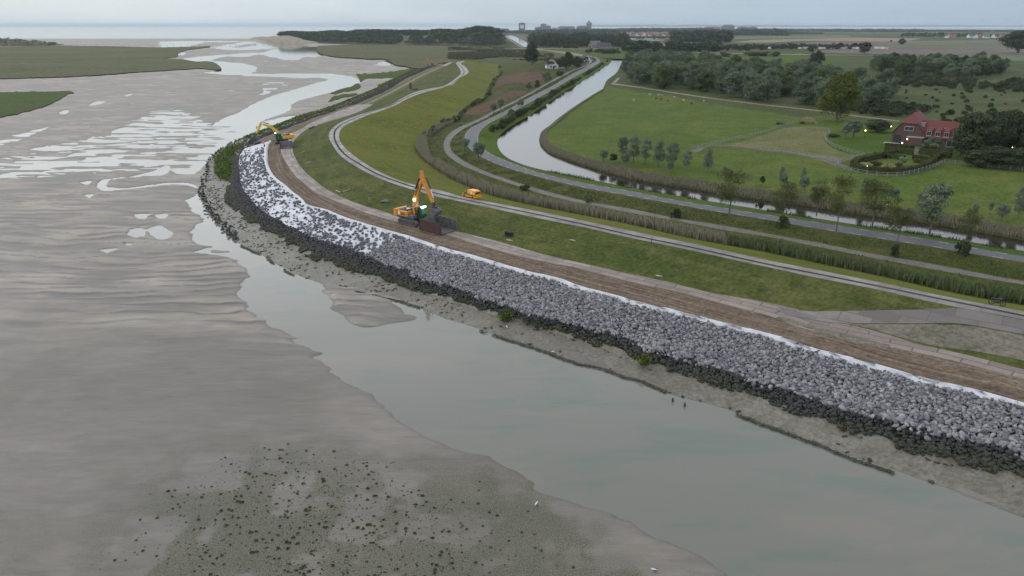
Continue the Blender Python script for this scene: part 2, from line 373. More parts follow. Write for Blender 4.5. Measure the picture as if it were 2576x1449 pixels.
A = [(3000,1470),(2720,1352),(2552,1293),(2482,1266),(2394,1231),(2319,1206),(2207,1166),(2157,1151),(2032,1101),(1932,1068),(1835,1030),(1738,1004),(1688,991),(1638,966),(1570,945),(1513,924),(1438,906),(1388,890),(1338,870),(1288,856),(1250,843),(1200,825),(1120,800),(1060,775),(1000,755),(920,738),(840,722),(730,682),(665,645),(590,605),(552,570),(515,522),(505,497),(502,472),(510,442),(517,417),(532,394),(562,372),(600,352),(642,335.6),(684,320),(702,313),(739.5,297),(762,290),(799,280),(854,261),(906,240),(944,224),(989,200),(1019,185),(1044,175),(1074,166),(1110,157)]
B = [(3000,1370),(2720,1263),(2576,1216),(2432,1173),(2332,1153),(2182,1106),(2082,1073),(1994,1041),(1932,1016),(1813,976),(1713,944),(1613,919),(1538,886),(1450,854),(1388,836),(1288,804),(1200,780),(1100,748),(1000,718),(900,688),(780,650),(727,620),(665,585),(602,540),(565,502),(572,470),(583,440),(582,410),(590,385),(602,366),(625,350),(642,341),(672,332.6),(702,321),(739.5,308),(777,297),(804,287),(856,269),(906,247),(956,222),(1001,200),(1044,179),(1078,168),(1112,159)]
C = [(3000,1290),(2720,1190),(2576,1146),(2507,1128),(2382,1101),(2257,1066),(2157,1046),(2082,1023),(1982,988),(1888,960),(1788,924),(1713,896),(1638,880),(1600,864),(1513,836),(1438,816),(1388,806),(1338,799),(1288,779),(1150,730),(1040,690),(960,663),(890,634),(840,617),(790,602),(747,582),(715,565),(690,552),(655,530),(630,505),(610,475),(602,440),(600,407),(607,385),(622,370),(640,360),(664,345),(687,336),(702,330),(732,318),(762,308),(794,296),(861,272),(894,262),(944,242),(994,215),(1044,188),(1082,172),(1116,161)]
D = [(3000,1170),(2720,1072),(2576,1026),(2432,986),(2344,966),(2232,934),(2132,907),(2032,882),(1932,848),(1838,826),(1738,799),(1638,774),(1575,759),(1520,739),(1468,730),(1413,709),(1343,693),(1288,679),(1185,648),(1102,627),(1040,605),(965,582),(915,567),(865,552),(802,527),(765,517),(747,497),(730,487),(710,467),(690,452),(675,435),(666,410),(665,385),(670,363),(690,345),(715,331),(742,319),(772,307),(804,295),(868,272),(904,261),(952,241),(1000,215),(1050,188),(1088,171),(1120,161)]
E = [(3000,1062),(2720,990),(2576,954),(2482,929),(2382,904),(2257,877),(2132,852),(2007,822),(1932,794),(1863,776),(1713,736),(1608,714),(1458,676),(1313,646),(1159,602),(1112,587),(1002,560),(905,530),(835,502),(790,482),(765,462),(740,440),(720,410),(707,385),(706,372),(712,357),(723,344),(739.5,332.6),(760.5,323),(777,311.6),(796,302.6),(844,282),(894,265),(925,254),(960,238),(1006,213),(1056,187),(1094,172),(1129,157)]
F_ = [(3000,1030),(2720,962),(2576,929),(2432,892),(2307,864),(2207,834),(2092,806),(2019,782),(1932,761),(1788,736),(1688,711),(1563,684),(1438,656),(1353,636),(1282,615),(1142,580),(1015,550),(965,532),(900,512),(852,492),(815,472),(790,452),(765,430),(745,402),(736,376),(739,354),(751,341.6),(769.6,327),(784.6,320),(806,312),(831,304),(869,293),(919,274),(950,256),(981,240),(1019,220),(1069,192),(1119,167),(1139,157)]
G = [(3000,905),(2720,838),(2576,804),(2427,776),(2332,757),(2207,728),(2057,699),(1932,672),(1739,630),(1595,600),(1470,572),(1345,547),(1220,520),(1159,507),(1090,492),(1052,481),(990,462),(940,442),(890,415),(852,387),(837,365),(828,348),(828,334),(839,320),(869,302),(894,292),(944,277),(981,265),(1006,250),(1044,232),(1084,222),(1119,215),(1140,202),(1160,180),(1153,168),(1147,159),(1166,153)]
G2 = [(3000,868),(2720,818),(2576,794),(2507,780),(2382,755),(2232,724),(2082,694),(1932,664.5),(1739,622),(1595,592.5),(1470,564.5),(1345,538),(1220,512.5),(1159,500),(1090,484),(1058,475.5),(1000,457),(948,437),(902,411),(865,386),(848,364),(841,346),(842,331),(852,318.5),(878,303.5),(902,293),(948,277),(984,265.5),(1010,251),(1050,233.5),(1090,222.5),(1126,216),(1148,202),(1168,180),(1160,168),(1152,160.2),(1167,154)]
H = [(3000,852),(2720,808),(2576,783),(2507,770),(2382,746),(2232,714),(2082,684),(1932,654),(1739,612),(1570,577),(1420,545),(1270,515),(1165,495),(1115,481),(1065,470),(1015,457),(965,437),(920,412),(885,387),(862,365),(853,347),(855,330),(865,318),(888,306),(919,292),(969,275),(1001,262),(1020,251),(1069,232),(1119,219),(1139,212),(1156,197),(1179,180),(1169,167),(1158,160.5),(1171,154)]
I = [(3000,838),(2720,795),(2576,769),(2432,744),(2232,699),(2082,668),(1932,636),(1739,600),(1595,567),(1470,542),(1370,523),(1295,507),(1220,487),(1170,467),(1120,442),(1090,422),(1052,390),(1043,374),(1048,357),(1064,342),(1101,315),(1144,297),(1156,280),(1180,265),(1214,247),(1226,222),(1239,200),(1254,186),(1251,172),(1256,162)]
J = [(3000,775),(2720,738),(2576,716),(2318,672),(2174,644),(2049,619),(1924,594),(1824,579),(1699,555),(1595,537),(1520,522),(1420,502),(1345,482),(1270,457),(1195,430),(1145,405),(1120,382),(1116,362),(1122,346),(1137,331),(1160,318),(1200,301),(1244,278),(1288,257),(1338,230),(1388,202),(1438,177),(1484,156),(1488,149)]
K = [(3000,765),(2720,727),(2576,707),(2318,659),(2199,639),(2074,614),(1949,591),(1849,572),(1697,548),(1595,527),(1470,505),(1370,480),(1295,457),(1207,425),(1160,400),(1136,379),(1131,362),(1137,349),(1150,336),(1172,321),(1210,303),(1252,280),(1294,259),(1343,232),(1393,204),(1442,178.5),(1487,157.5),(1492,149)]
Lr = [(3000,722),(2720,683),(2576,660),(2318,617),(2174,594),(2049,574),(1924,552),(1799,532),(1674,509),(1595,495),(1445,467),(1345,442),(1270,420),(1215,397),(1182,375),(1168,354),(1170,338),(1180,325),(1204,312),(1244,292),(1288,270),(1338,242),(1388,217),(1438,187),(1488,160),(1502,150.5),(1494,144)]
Mr = [(3000,706),(2720,668),(2576,645.5),(2318,599),(2174,577),(2049,558),(1924,539),(1799,519),(1674,498),(1595,482),(1445,455),(1345,430),(1270,402),(1225,380),(1206,360),(1203,345),(1210,328),(1224,315),(1252,299),(1292,280),(1340,254),(1390,226),(1440,196),(1491,168),(1510,152.5),(1500,143.5)]
Nb = [(3000,690),(2720,653),(2576,632),(2318,589),(2249,580),(2124,561),(1999,541),(1874,521),(1739,499),(1670,487),(1570,469),(1470,449),(1370,429),(1307,411),(1275,396),(1258,380),(1251,360),(1256,343),(1268,331),(1295,312),(1330,292),(1363,270),(1413,235),(1463,205),(1513,172),(1536,158),(1541,150)]
Q = [(3000,655),(2720,627),(2576,605),(2318,560),(2174,542),(2049,522),(1924,504),(1799,487),(1739,475),(1645,462),(1545,440),(1470,417),(1407,395),(1370,377),(1357,360),(1359,340),(1378,324),(1417,292),(1460,262),(1483,247),(1518,221),(1524,206),(1553,180),(1562,160),(1566,151)]
wA = ln(A, 0.02, 3); wB = ln(B, 0.7, 10, 5); wC = ln(C, 1.9, 8, 8); wD = ln(D, 4.0, 4, 9)
wE = ln(E, 4.35); wF = ln(F_, 4.4); wG = ln(G, 7.0); wG2 = ln(G2, 7.05); wH = ln(H, 7.0); wI = ln(I, 1.8)
wJ = ln(J, 2.0); wK = ln(K, 2.0); wL = ln(Lr, 2.6); wM = ln(Mr, 2.6); wN = ln(Nb, 0.75); wQ = ln(Q, 0.75)
def arc(l): return np.concatenate([[0], np.cumsum(np.linalg.norm(np.diff(l[:, :2], axis=0), axis=1))])
def toguide(p, g):
    """(arc length along guide, distance from it)"""
    a = g[:-1, :2]; b = g[1:, :2]; d = b - a; ll = (d ** 2).sum(1) + 1e-9; s0 = arc(g); out = np.zeros((len(p), 2))
    for i in range(0, len(p), 400):
        q = p[i:i + 400, None, :2] - a[None]; t = np.clip((q * d).sum(2) / ll, 0, 1)
        r = q - t[..., None] * d; dd = (r ** 2).sum(2); k = dd.argmin(1); ar = np.arange(len(k))
        out[i:i + 400, 0] = s0[k] + t[ar, k] * np.sqrt(ll[k]); sg = np.sign(d[k, 0] * q[ar, k, 1] - d[k, 1] * q[ar, k, 0])
        out[i:i + 400, 1] = np.sqrt(dd[ar, k]) * sg
    return out
def zipper(a, b):
    """triangles between two polylines, always taking the shorter diagonal"""
    i = j = 0; n = len(a); f = []
    while i < n - 1 or j < len(b) - 1:
        if j == len(b) - 1: go = True
        elif i == n - 1: go = False
        else: go = np.linalg.norm(a[i + 1] - b[j]) < np.linalg.norm(a[i] - b[j + 1])
        if go: f.append((i, i + 1, n + j)); i += 1
        else: f.append((i, n + j + 1, n + j)); j += 1
    return np.array(f)
def strip(name, a, b, mat, guide=None, kind='structure', label=None, cat=None, lift=0.0):
    v = np.vstack([a, b]); v = v + np.array([0, 0, lift]); f = zipper(a, b)
    p = v[f]; nz = np.cross(p[:, 1] - p[:, 0], p[:, 2] - p[:, 0])[:, 2]; f[nz < 0] = f[nz < 0][:, ::-1]
    uv = toguide(v, guide if guide is not None else a)
    o = mesh_np(name, v, f, mat, uv=uv, smooth=True); tag(o, label, cat, kind=kind); return o
STR = {}
def cut0(l, q): return int(np.linalg.norm(l[:, :2] - P(q[0], q[1], l[0, 2])[:2], axis=1).argmin())
strip('foreshore', wA, wB, M['foreshore'], wG)
strip('dike_toe', wB, wC, M['foreshore'], wG)
strip('dirt_verge', wD, wE, M['dirt'], wG)
bed = strip('stone_bed', wC[:cut0(wC, (915, 643))], wD[:cut0(wD, (1010, 596))] + (wC[0] - wD[0]) / np.linalg.norm(wC[0] - wD[0]) * .7, M['underrock'], wG, lift=.14)
strip('berm_road', wE, wF, M['road_slab'], wE)
strip('dike_slope', wF, wG, M['grass_slope'], wG)
strip('crest_road', wG, wG2, M['crest_slab'], wG); 
strip('crest_road', wG2 + np.array([0, 0, .0]), wH, M['crest_slab'], wG2)
# muddy joint between the two rows of mats
def offs(l, d, z=None):
    t = np.gradient(l[:, :2], axis=0); k = 5
    for c in (0, 1): t[:, c] = np.convolve(np.pad(t[:, c], k, 'edge'), np.ones(2 * k + 1) / (2 * k + 1), 'valid')
    t /= np.linalg.norm(t, axis=1)[:, None] + 1e-9; r = l.copy(); r[:, 0] += -t[:, 1] * d; r[:, 1] += t[:, 0] * d
    if z is not None: r[:, 2] = z
    return r
strip('mud_track', offs(wG2, .28), offs(wG2, -.28), M['gapdark'], wG, lift=.012)
strip('dike_inner_slope', wH, wI, M['grass_crest'], wG)
strip('ditch_bank', wI, wJ, M['rough'], wL)
strip('cycle_path', wJ, wK, M['path_slab'], wJ)
strip('road_verge', wK, wL, M['rough'], wL)
strip('asphalt_road', wL, wM, M['asphalt'], wL)
strip('canal_bank', wM, wN, M['verge'], wL)
# the stretch of stone slope: white cloth underneath from the near end to the far bend, brown dirt beyond it
def cut(l, q):  # index of the line point nearest to survey point q
    return int(np.linalg.norm(l[:, :2] - P(q[0], q[1], l[0, 2])[:2], axis=1).argmin())
iC2, iD2 = cut(wC, (915, 643)), cut(wD, (1010, 596))
iC, iD = cut(wC, (622, 370)), cut(wD, (670, 363))
strip('dirt_verge', wC[iC:], wD[iD:], M['dirt'], wG)
# cloth: folded white sheet, a fabric laid over the slope, with a rolled wavy upper hem
cl = M['cloth'] = flat('geotextile', (.48, .5, .535), .75, var=.16, vs_=.7, bump=.5)
def clothmesh():
    a, b = wC[:iC + 1], wD[:iD + 1]
    a = a[::2]; n = len(a); g = toguide(a, wD); s = arc(wD); rows = []
    k = 14; sD0 = iC2 // 2
    for i in range(n):
        q = np.array([np.interp(g[i, 0], s, wD[:, c]) for c in range(3)])
        t = np.linspace(.10 if i < sD0 else -.02, 1.0, k)[:, None]; r = a[i] + (q - a[i]) * t
        r[:, 2] += .03 + .04 * fbm(r[:, 0] * 1.1, r[:, 1] * 1.1, 4)
        rows.append(r)
        d = (q - a[i]); d[2] = 0; d /= np.linalg.norm(d) + 1e-6
        wv = .25 * fbm(np.array([g[i, 0] * .35]), np.array([1.]), 9)[0] + .35 * (fbm(np.array([g[i, 0] * .07]), np.array([4.]), 2)[0] - .3)
        hem = [q + d * (.1 + wv * .4) + (0, 0, .3 + .2 * wv), q + d * (.35 + wv) + (0, 0, .34), q + d * (.6 + wv) + (0, 0, .1), q + d * (.75 + wv) + (0, 0, -.05)]
        rows[-1] = np.vstack([rows[-1], hem])
    v = np.vstack(rows); kk = k + 4; idx = np.arange(n * kk).reshape(n, kk)
    f = np.stack([idx[:-1, :-1], idx[1:, :-1], idx[1:, 1:], idx[:-1, 1:]], -1).reshape(-1, 4)
    return v, f
v, f = clothmesh()
tag(mesh_np('ground_cloth', v, f, cl, smooth=True), 'long white cloth laid under the stones on the sea slope of the dike', 'ground cloth')

jE, jF = cut(wE, (905, 262)), cut(wF, (930, 270))
def lerpline(a, b, t):
    s = arc(b); g = toguide(a, b)[:, 0]; q = np.stack([np.interp(g, s, b[:, c]) for c in range(3)], -1); return a + (q - a) * t
fa, fb = wE[jE:-3], wF[jF:-3]
strip('dike_slope', lerpline(fa, fb, .0), lerpline(fa, fb, .36), M['grass_mound'], wG, lift=.02)
strip('dike_slope', lerpline(fa, fb, .62), lerpline(fa, fb, 1.05), M['grass_mound'], wG, lift=.02)
strip('mud_track', lerpline(fa, fb, .47), lerpline(fa, fb, .52), M['gapdark'], wG, lift=.02)
mE, mD = cut(wE, (740, 333)), cut(wD, (720, 330))
fa, fb = wD[mD:-3], wE[mE:-3]
strip('dirt_verge', lerpline(fa, fb, .55), lerpline(fa, fb, .95), M['dryfield'], wG, lift=.02)

strip('dike_toe', lerpline(wB, wC, .38), lerpline(wB, wC, .97), M['underrock'], wG, lift=.025)

# ------------------------------------------------------------ big ground sheets
def poly(name, pts, z, mat, kind='structure', smooth=6, label=None, world=False):
    if world: p = np.asarray(pts)
    else:
        q = np.array(pts, float)
        if smooth: q = crs(np.vstack([q, q[:1]]), smooth)[:-1]
        p = P(q[:, 0], q[:, 1], z)
    t = tessellate_polygon([[Vector((a[0], a[1], 0)) for a in p]])
    t = np.array([x for x in t]); a = p[t]; nz = np.cross(a[:, 1] - a[:, 0], a[:, 2] - a[:, 0])[:, 2]; t = t[np.abs(nz) > 1e-9]; nz = nz[np.abs(nz) > 1e-9]
    t[nz < 0] = t[nz < 0][:, ::-1]
    o = mesh_np(name, p, t, mat, uv=p[:, :2]); tag(o, label, kind=kind); return o
wR = offs(wQ, -2.6, 2.0)
if np.linalg.norm(wR[40, :2] - wN[40, :2]) < np.linalg.norm(wQ[40, :2] - wN[40, :2]): wR = offs(wQ, 2.6, 2.0)
strip('canal_bank', wQ, wR, M['rough'], wL)
e = lambda *q: P(*q)[None]
far = P([3600, 3400, 2576, 1900, 1262, 1262, 1200, 1150, 1171], [700, 74.5, 74.5, 74.5, 76, 95, 120, 150, 154], 2.0)
loop = np.vstack([wI[-1:] * [1, 1, 0] + [0, 0, 1.8], wJ[-1:], wL[-1:], wN[-1:] * [1, 1, 0] + [0, 0, 1.9], wR[::-1], far])
poly('polder', loop, 2.0, M['polder'], world=True)
# canal water
cw = np.vstack([wN + [0, 0, 0.05], (wQ + [0, 0, .05])[::-1]])
poly('canal_water', cw, .8, M['canal'], world=True)
poly('canal_water', [(1268, 88.5), (1290, 89), (1312, 99), (1338, 115), (1338, 118), (1318, 118), (1296, 104)], 2.3, M['water'], smooth=0)
# base far below everything, reaches the horizon
poly('seabed', [(-60000, -300), (60000, -300)] and np.array([[-60000, -400, -2.5], [60000, -400, -2.5], [60000, 90000, -2.5], [-60000, 90000, -2.5]]), -2.5, M['dirt'], world=True)
ys = float(P(1288, 103, 0)[1])
def sheet(name, y0, y1, mat):
    poly(name, np.array([[-60000, y0, 0], [60000, y0, 0], [60000, y1, 0], [-60000, y1, 0]]), 0, mat, world=True)
sheet('tidal_water', -150, ys, M['water']); sheet('sea', ys, 90000, M['sea'])

# ------------------------------------------------------------ tidal flat: relief over the water level
WP = [  # (survey polygon, height, feather metres)
 ([(537,119),(560,123),(700,121.5),(760,121.5),(760,120.5),(590,120.5),(575,118)], -.2, 6),
 ([(570,117),(600,113),(634,107),(628,105.5),(596,111),(560,116)], -.2, 6),
 ([(412,104.5),(520,103.5),(628,105.5),(520,106),(412,106)], -.2, 5),
 ([(746,131),(764,122.5),(801,121),(795,127),(811,136),(804,141),(769,142.5),(751,140),(761,135)], -.2, 3),
 ([(495,145.5),(560,138.3),(644,134.3),(759,133.6),(759,135.2),(644,136.6),(560,141),(495,148)], -.15, 4),
 ([(448,137.5),(462,132),(455,137),(448,139)], -.2, 3),
 ([(660,158),(700,154),(740,146),(725,152),(690,158),(660,160)], .0, 8),
 ([(946,164),(965,156),(986,155),(983,160),(962,165)], -.2, 3),
 ([(462,148),(500,143),(560,139),(644,136.5),(640,138),(560,142),(510,147),(497,151),(540,154),(580,157),(612,161),(635,166),(642,170),(640,178),(627,185),(644,186),(700,186),(780,185),(831,186),(865,190),(894,197),(906,205),(900,211),(881,217),(850,226),(819,235),(760,250),(734,260),(724,277),(700,288),(665,300),(650,308),(680,303),(720,294),(760,291),(700,313),(644,336),(600,352),(562,372),(532,394),(505,420),(480,440),(440,430),(470,400),(420,385),(460,350),(520,330),(560,300),(600,285),(640,262),(690,240),(744,225),(800,208),(831,200),(815,197),(760,196),(700,193),(644,192),(590,190),(520,184),(500,184),(545,178),(559,172),(556,165),(540,160),(505,157),(478,152)], -.3, 1.6),
 ([(-80,405),(0,395),(90,372),(200,352),(300,318),(420,272),(520,300),(560,330),(520,380),(480,430),(400,428),(200,440),(0,452),(-80,455)], -.012, 14),
 ([(-40,366),(20,347),(60,334),(125,321),(110,328),(80,340),(40,357),(0,366)], -.04, 8),
 ([(640,206),(700,200),(760,205),(720,225),(640,240)], .03, 12),
 ([(560,190),(620,195),(610,240),(560,250),(500,260),(540,225)], .07, 10),
 ([(480,500),(497,490),(509,500),(518,525),(554,574),(590,609),(665,649),(730,686),(800,712),(800,740),(840,790),(900,826),(980,820),(1060,797),(1010,772),(1000,766),(1120,804),(1250,847),(1450,913),(1640,975),(1930,1074),(2150,1155),(2480,1274),(2700,1358),(3000,1490),(3000,2300),(2300,2000),(2100,1600),(1850,1449),(1650,1330),(1400,1230),(1230,1150),(1100,1090),(960,1000),(880,945),(860,925),(800,880),(740,840),(690,812),(660,780),(645,770),(610,740),(620,710),(642,685),(600,650),(560,625),(500,600),(495,575),(520,560),(515,540),(490,530)], -.3, 2.2),
 ([(245,470),(250,458),(300,450),(390,430),(425,420),(425,424),(350,445),(270,458),(264,466),(300,472.5),(380,465),(440,459),(480,462),(500,474),(480,468),(440,464),(380,470),(300,478),(255,478)], -.2, .5),
 ([(338,540),(375,540),(362,551)], -.2, .8), ([(390,541),(420,541),(416,549),(400,549)], -.2, .8),
 ([(323,590),(335,576),(362,579),(360,595),(345,597)], -.2, .8), ([(373,576),(405,568),(420,580),(432,588),(412,602),(383,589)], -.2, .8),
 ([(253,629),(293,626),(270,635)], -.2, .8), ([(203,458),(232,456),(218,465)], -.2, .6), ([(212,490),(235,489),(225,498)], -.2, .6),
 ([(317,612),(331,612),(324,618)], -.2, .6), ([(489,634),(540,622),(575,630),(590,645),(540,640),(510,638)], -.2, .6),
 ([(300,271),(330,258),(345,254),(340,262),(310,272)], 0.12, 1),
 ([(222,265),(250,254),(265,256),(252,262)], -.2, .6), ([(150,283),(172,277),(172,281),(152,286)], -.2, .6), ([(312,240),(330,236),(333,238),(318,243)], -.2, .6),
 ([(528,628),(577,634),(560,637),(530,634)], .1, .5),
]
def sdist(poly_, X, Y, z=0.0, step=10):
    q = crs(np.array(poly_ + [poly_[0]], float), step)[:-1]; p = P(q[:, 0], q[:, 1], z)[:, :2]
    a = p; b = np.roll(p, -1, 0); best = np.full(X.shape, 1e9); ins = np.zeros(X.shape, bool)
    for (ax, ay), (bx, by) in zip(a, b):
        dx, dy = bx - ax, by - ay; t = np.clip(((X - ax) * dx + (Y - ay) * dy) / (dx * dx + dy * dy + 1e-9), 0, 1)
        best = np.minimum(best, (X - ax - t * dx) ** 2 + (Y - ay - t * dy) ** 2)
        c = (ay > Y) != (by > Y)
        if c.any(): ins ^= c & (X < (bx - ax) * (Y - ay) / ((by - ay) if by != ay else 1e-9) + ax)
    return np.sqrt(best) * np.where(ins, 1, -1)
dikeland = [tuple(q) for q in A[::-1]]
dikepoly = [(1110,152)] + [(x + (4 if y > 500 else 3), y + (-4 if x > 600 else 0)) for x, y in A[::-1]] + [(3400,1650), (3600,60), (1110,60)]
gx = np.concatenate([np.arange(-330, -20, 14), np.arange(-20, 2600, 3.4), np.arange(2600, 2960, 14)])
gy = np.concatenate([np.arange(1900, 1480, -12), np.arange(1480, 900, -3.2), np.arange(900, 560, -2.0), np.arange(560, 130, -1.7), np.arange(130, 97, -.8)])
GX, GY = np.meshgrid(gx, gy); w0 = P(GX, GY, 0.0); X, Y = w0[..., 0], w0[..., 1]
D_ = np.hypot(X, Y)
# ripple bars: crests roughly across the view, 5 m apart
wx = X + 6 * (fbm(X * .05, Y * .05, 21) - .5); wy = Y + 9 * (fbm(X * .04, Y * .04, 22) - .5)
rip = fbm(wx * .1, wy * .33, 31, 3); rip2 = fbm(wx * .16 + 9, wy * .5, 37, 3)
rid = 1 - np.abs(2 * fbm(wx * .06 + 40, wy * .2, 51, 2) - 1)
near = sstep(80, 98, Y)  # calmer close to the camera
# dunes of the flat: steep near face with its shade painted dark, long pale back behind it
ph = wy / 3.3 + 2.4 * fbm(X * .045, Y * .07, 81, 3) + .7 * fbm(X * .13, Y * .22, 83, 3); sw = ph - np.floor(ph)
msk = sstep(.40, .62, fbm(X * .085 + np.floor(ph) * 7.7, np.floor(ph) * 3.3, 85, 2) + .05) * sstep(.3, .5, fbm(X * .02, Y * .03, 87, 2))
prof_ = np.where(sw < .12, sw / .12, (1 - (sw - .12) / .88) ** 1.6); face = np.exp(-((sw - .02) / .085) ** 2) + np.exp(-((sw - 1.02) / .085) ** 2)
dune_ = msk * near * (1 - sstep(330, 600, D_))
lowr = fbm(X * .02, Y * .02, 61, 4)
amp = .21 * near * (1 - sstep(300, 900, D_) * .6) + .03
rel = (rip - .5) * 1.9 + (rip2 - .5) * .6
hgt = .2 - .03 * near * sstep(220, 170, D_) + .10 * (lowr - .5) + amp * rel * .6 + .16 * dune_ * (prof_ - .4)
for pl, hv, fe in WP:
    q = np.array(pl); mx, my = 60, 40
    s_ = (GX > q[:, 0].min() - mx) & (GX < q[:, 0].max() + mx) & (GY > q[:, 1].min() - my) & (GY < q[:, 1].max() + my)
    if not s_.any(): continue
    sd = sdist(pl, X[s_], Y[s_]); fs = fe * np.maximum(1, D_[s_] / 350)
    k = sstep(-fs, fs * .4, sd + (rip[s_] - .5) * fs * 1.5)
    tgt = hv + (amp[s_] * rel[s_] * .9 if hv > -.1 else 0)
    hgt[s_] = hgt[s_] * (1 - k) + tgt * k
sdk = sdist(dikepoly, X, Y, step=14)
hgt = np.where(sdk > .3, hgt - 2.0 * sstep(.3, 2.5, sdk), hgt)
tone = np.clip((.45 + .75 * rel + .3 * (rid - .5) + dune_ * (.6 * (prof_ - .3) - .75 * face)) * (.2 + .8 * near) + .1 * (1 - near) + .6 * (lowr - .5), 0, 1)  # face term paints the shade of the steep ripple sides into the tone
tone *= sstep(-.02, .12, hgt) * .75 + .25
algp = [(250,1449),(420,1230),(560,1160),(760,1150),(950,1190),(1150,1230),(1400,1330),(1560,1460),(1600,1700),(100,1700)]
alg = sstep(-14, 12, sdist(algp, X, Y)) * sstep(.36, .58, fbm(X * .3, Y * .3, 71)) * 1.0
alg += 1.3 * sstep(-14, 10, sdist([(950,1330),(1200,1270),(1400,1340),(1560,1460),(1600,1700),(800,1700),(850,1420)], X, Y)) * .45
alg += .3 * sstep(.5, .7, fbm(X * .12, Y * .12, 73)) * sstep(110, 90, Y)
# sandy beach and dunes edge far away is lighter
tone = np.where(GY < 120, np.maximum(tone, .55), tone)
nr, nc = GX.shape; idx = np.arange(nr * nc).reshape(nr, nc)
quad = np.stack([idx[:-1, :-1], idx[:-1, 1:], idx[1:, 1:], idx[1:, :-1]], -1).reshape(-1, 4)
keep = sdk.ravel() < 6; quad = quad[keep[quad].any(1)]
used_, inv = np.unique(quad, return_inverse=True); quad = inv.reshape(-1, 4)
vv = np.stack([X, Y, hgt], -1).reshape(-1, 3)[used_]
p = vv[quad[:1]]; 
if np.cross(p[0, 1] - p[0, 0], p[0, 2] - p[0, 1])[2] < 0: quad = quad[:, ::-1]
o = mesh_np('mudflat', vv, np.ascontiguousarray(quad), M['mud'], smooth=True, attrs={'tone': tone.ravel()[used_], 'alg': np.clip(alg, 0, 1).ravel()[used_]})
tag(o, kind='structure')

# ------------------------------------------------------------ marshes and fields
def marsh(name, pts, z, mat, rough_=.0):
    """raised turf with a crumbling dark edge"""
    q = crs(np.vstack([pts, pts[:1]]), 4)[:-1]; q[:, 1] += (fbm(q[:, 0] * .12, q[:, 1] * .12, 6) - .5) * rough_
    p = P(q[:, 0], q[:, 1], z); poly(name, p, z, mat, world=True)
    n = len(p); b = p.copy(); b[:, 2] = -.6; v = np.vstack([p, b]); i = np.arange(n); j = (i + 1) % n
    tag(mesh_np(name, v, np.stack([i, j, j + n, i + n], -1), M['gapdark']), kind='structure')
marsh('salt_marsh', [(-400,122),(0,117.5),(150,114.5),(300,116.5),(400,119),(525,118),(497,122.5),(465,127),(447,135),(448,139),(430,144),(412,146),(455,149),(487,154),(545,160),(556,170),(500,172),(375,179),(200,191),(0,197),(-400,206)], 1.0, M['marsh'], 2)
marsh('green_marsh', [(-400,236),(0,231),(100,230),(182,233),(172,236),(155,246),(112,266),(50,284),(0,294),(-400,330)], .6, M['marsh_green'], 6)
marsh('salt_marsh', [(799,115),(796,124),(800,131),(814,136),(919,147),(984,155),(990,160),(1020,166),(1054,172),(1079,167),(1112,158),(1150,157),(1300,152),(1300,108),(1262,112),(1150,115),(900,112)], 1.6, M['marsh'], 1)
marsh('green_marsh', [(895,186),(940,184),(985,180),(1040,174),(1052,176),(1019,190),(989,205),(960,218),(950,215),(975,203),(990,198),(950,196),(920,198),(906,204),(903,196)], .45, M['marsh_green'], 5)
marsh('green_marsh', [(831,235),(850,226),(880,219),(905,212),(908,216),(890,226),(862,232),(840,236)], .4, M['marsh_green'], 6)
marsh('green_marsh', [(826,254),(836,243),(860,238),(900,236),(880,243),(850,248),(838,253)], .4, M['marsh_green'], 6)
rl = [tuple(x) for x in []]
mead = np.vstack([wR[::-1][np.where(wR[::-1][:, 1] < P(1520, 222, 2)[1])[0]][:], P([3000, 2650, 2500, 2300, 2142, 2069, 2017, 1932, 1788, 1688, 1600, 1556, 1526], [500, 440, 360, 318, 300, 291, 297, 282, 262, 241, 230, 222, 218], 2.0)])
mead[:, 2] = 2.03; poly('meadow', mead, 2.03, M['meadow'], world=True)
def fld(name, pts, z, mat, s=6): return poly(name, pts, z, mat, smooth=s)
fld('meadow', [(1794,368),(1849,360),(1924,338),(1961,325),(2087,337),(2074,350),(2111,380),(2174,393),(2111,410),(1999,390),(1899,376)], 2.06, M['dryfield'])
fld('lawn', [(2080,336),(2200,318),(2245,326),(2240,372),(2228,392),(2190,392),(2120,380),(2080,352)], 2.09, M['lawn'])
fld('path', [(1735,378),(1786,366),(1924,374.5),(2049,391),(2111,408),(2111,413),(2049,397),(1924,380),(1786,369),(1740,382)], 2.12, M['gravel'])
fld('footpath', [(1553,196),(1560,196),(1548,210),(1613,219),(1688,231),(1788,246),(1932,264),(2069,278),(2142,289),(2262,304),(2262,306),(2142,291.5),(2069,280.5),(1932,266),(1788,248.5),(1688,233.5),(1613,221.5),(1536,212)], 2.1, M['sand'], 0)
fld('reddish_field', [(1258,193),(1366,194.5),(1370,208),(1323,211),(1273,211),(1245,222),(1250,206)], 2.0, M['redfield'])
fld('reddish_field', [(1245,250),(1290,228),(1330,232),(1290,247),(1240,272),(1215,286),(1164,286),(1190,272)], 2.0, M['redfield'])
fld('field', [(1830,93),(2130,88.5),(2145,94),(1835,98)], 2.1, M['farm3'], 0)
fld('field', [(1830,107),(1900,100.5),(2150,94.5),(2320,97),(2270,105),(2020,103),(1940,107)], 2.2, M['farm1'], 0)
fld('field', [(2270,103),(2700,99),(2800,107),(2300,110)], 2.2, M['farm3'], 0)
fld('field', [(1980,111),(2060,105),(2700,107),(2760,117),(2200,113)], 2.3, M['farm2'], 0)
fld('field', [(2180,113.5),(2760,117.5),(2760,125),(2150,120)], 2.3, M['farm3'], 0)
fld('field', [(2080,125),(2200,119.5),(2760,125.5),(2760,138),(2230,138),(2040,132)], 2.3, M['farm2'], 0)
fld('field', [(2220,139),(2760,138.5),(2760,155),(2320,151)], 2.3, M['farm3'], 0)
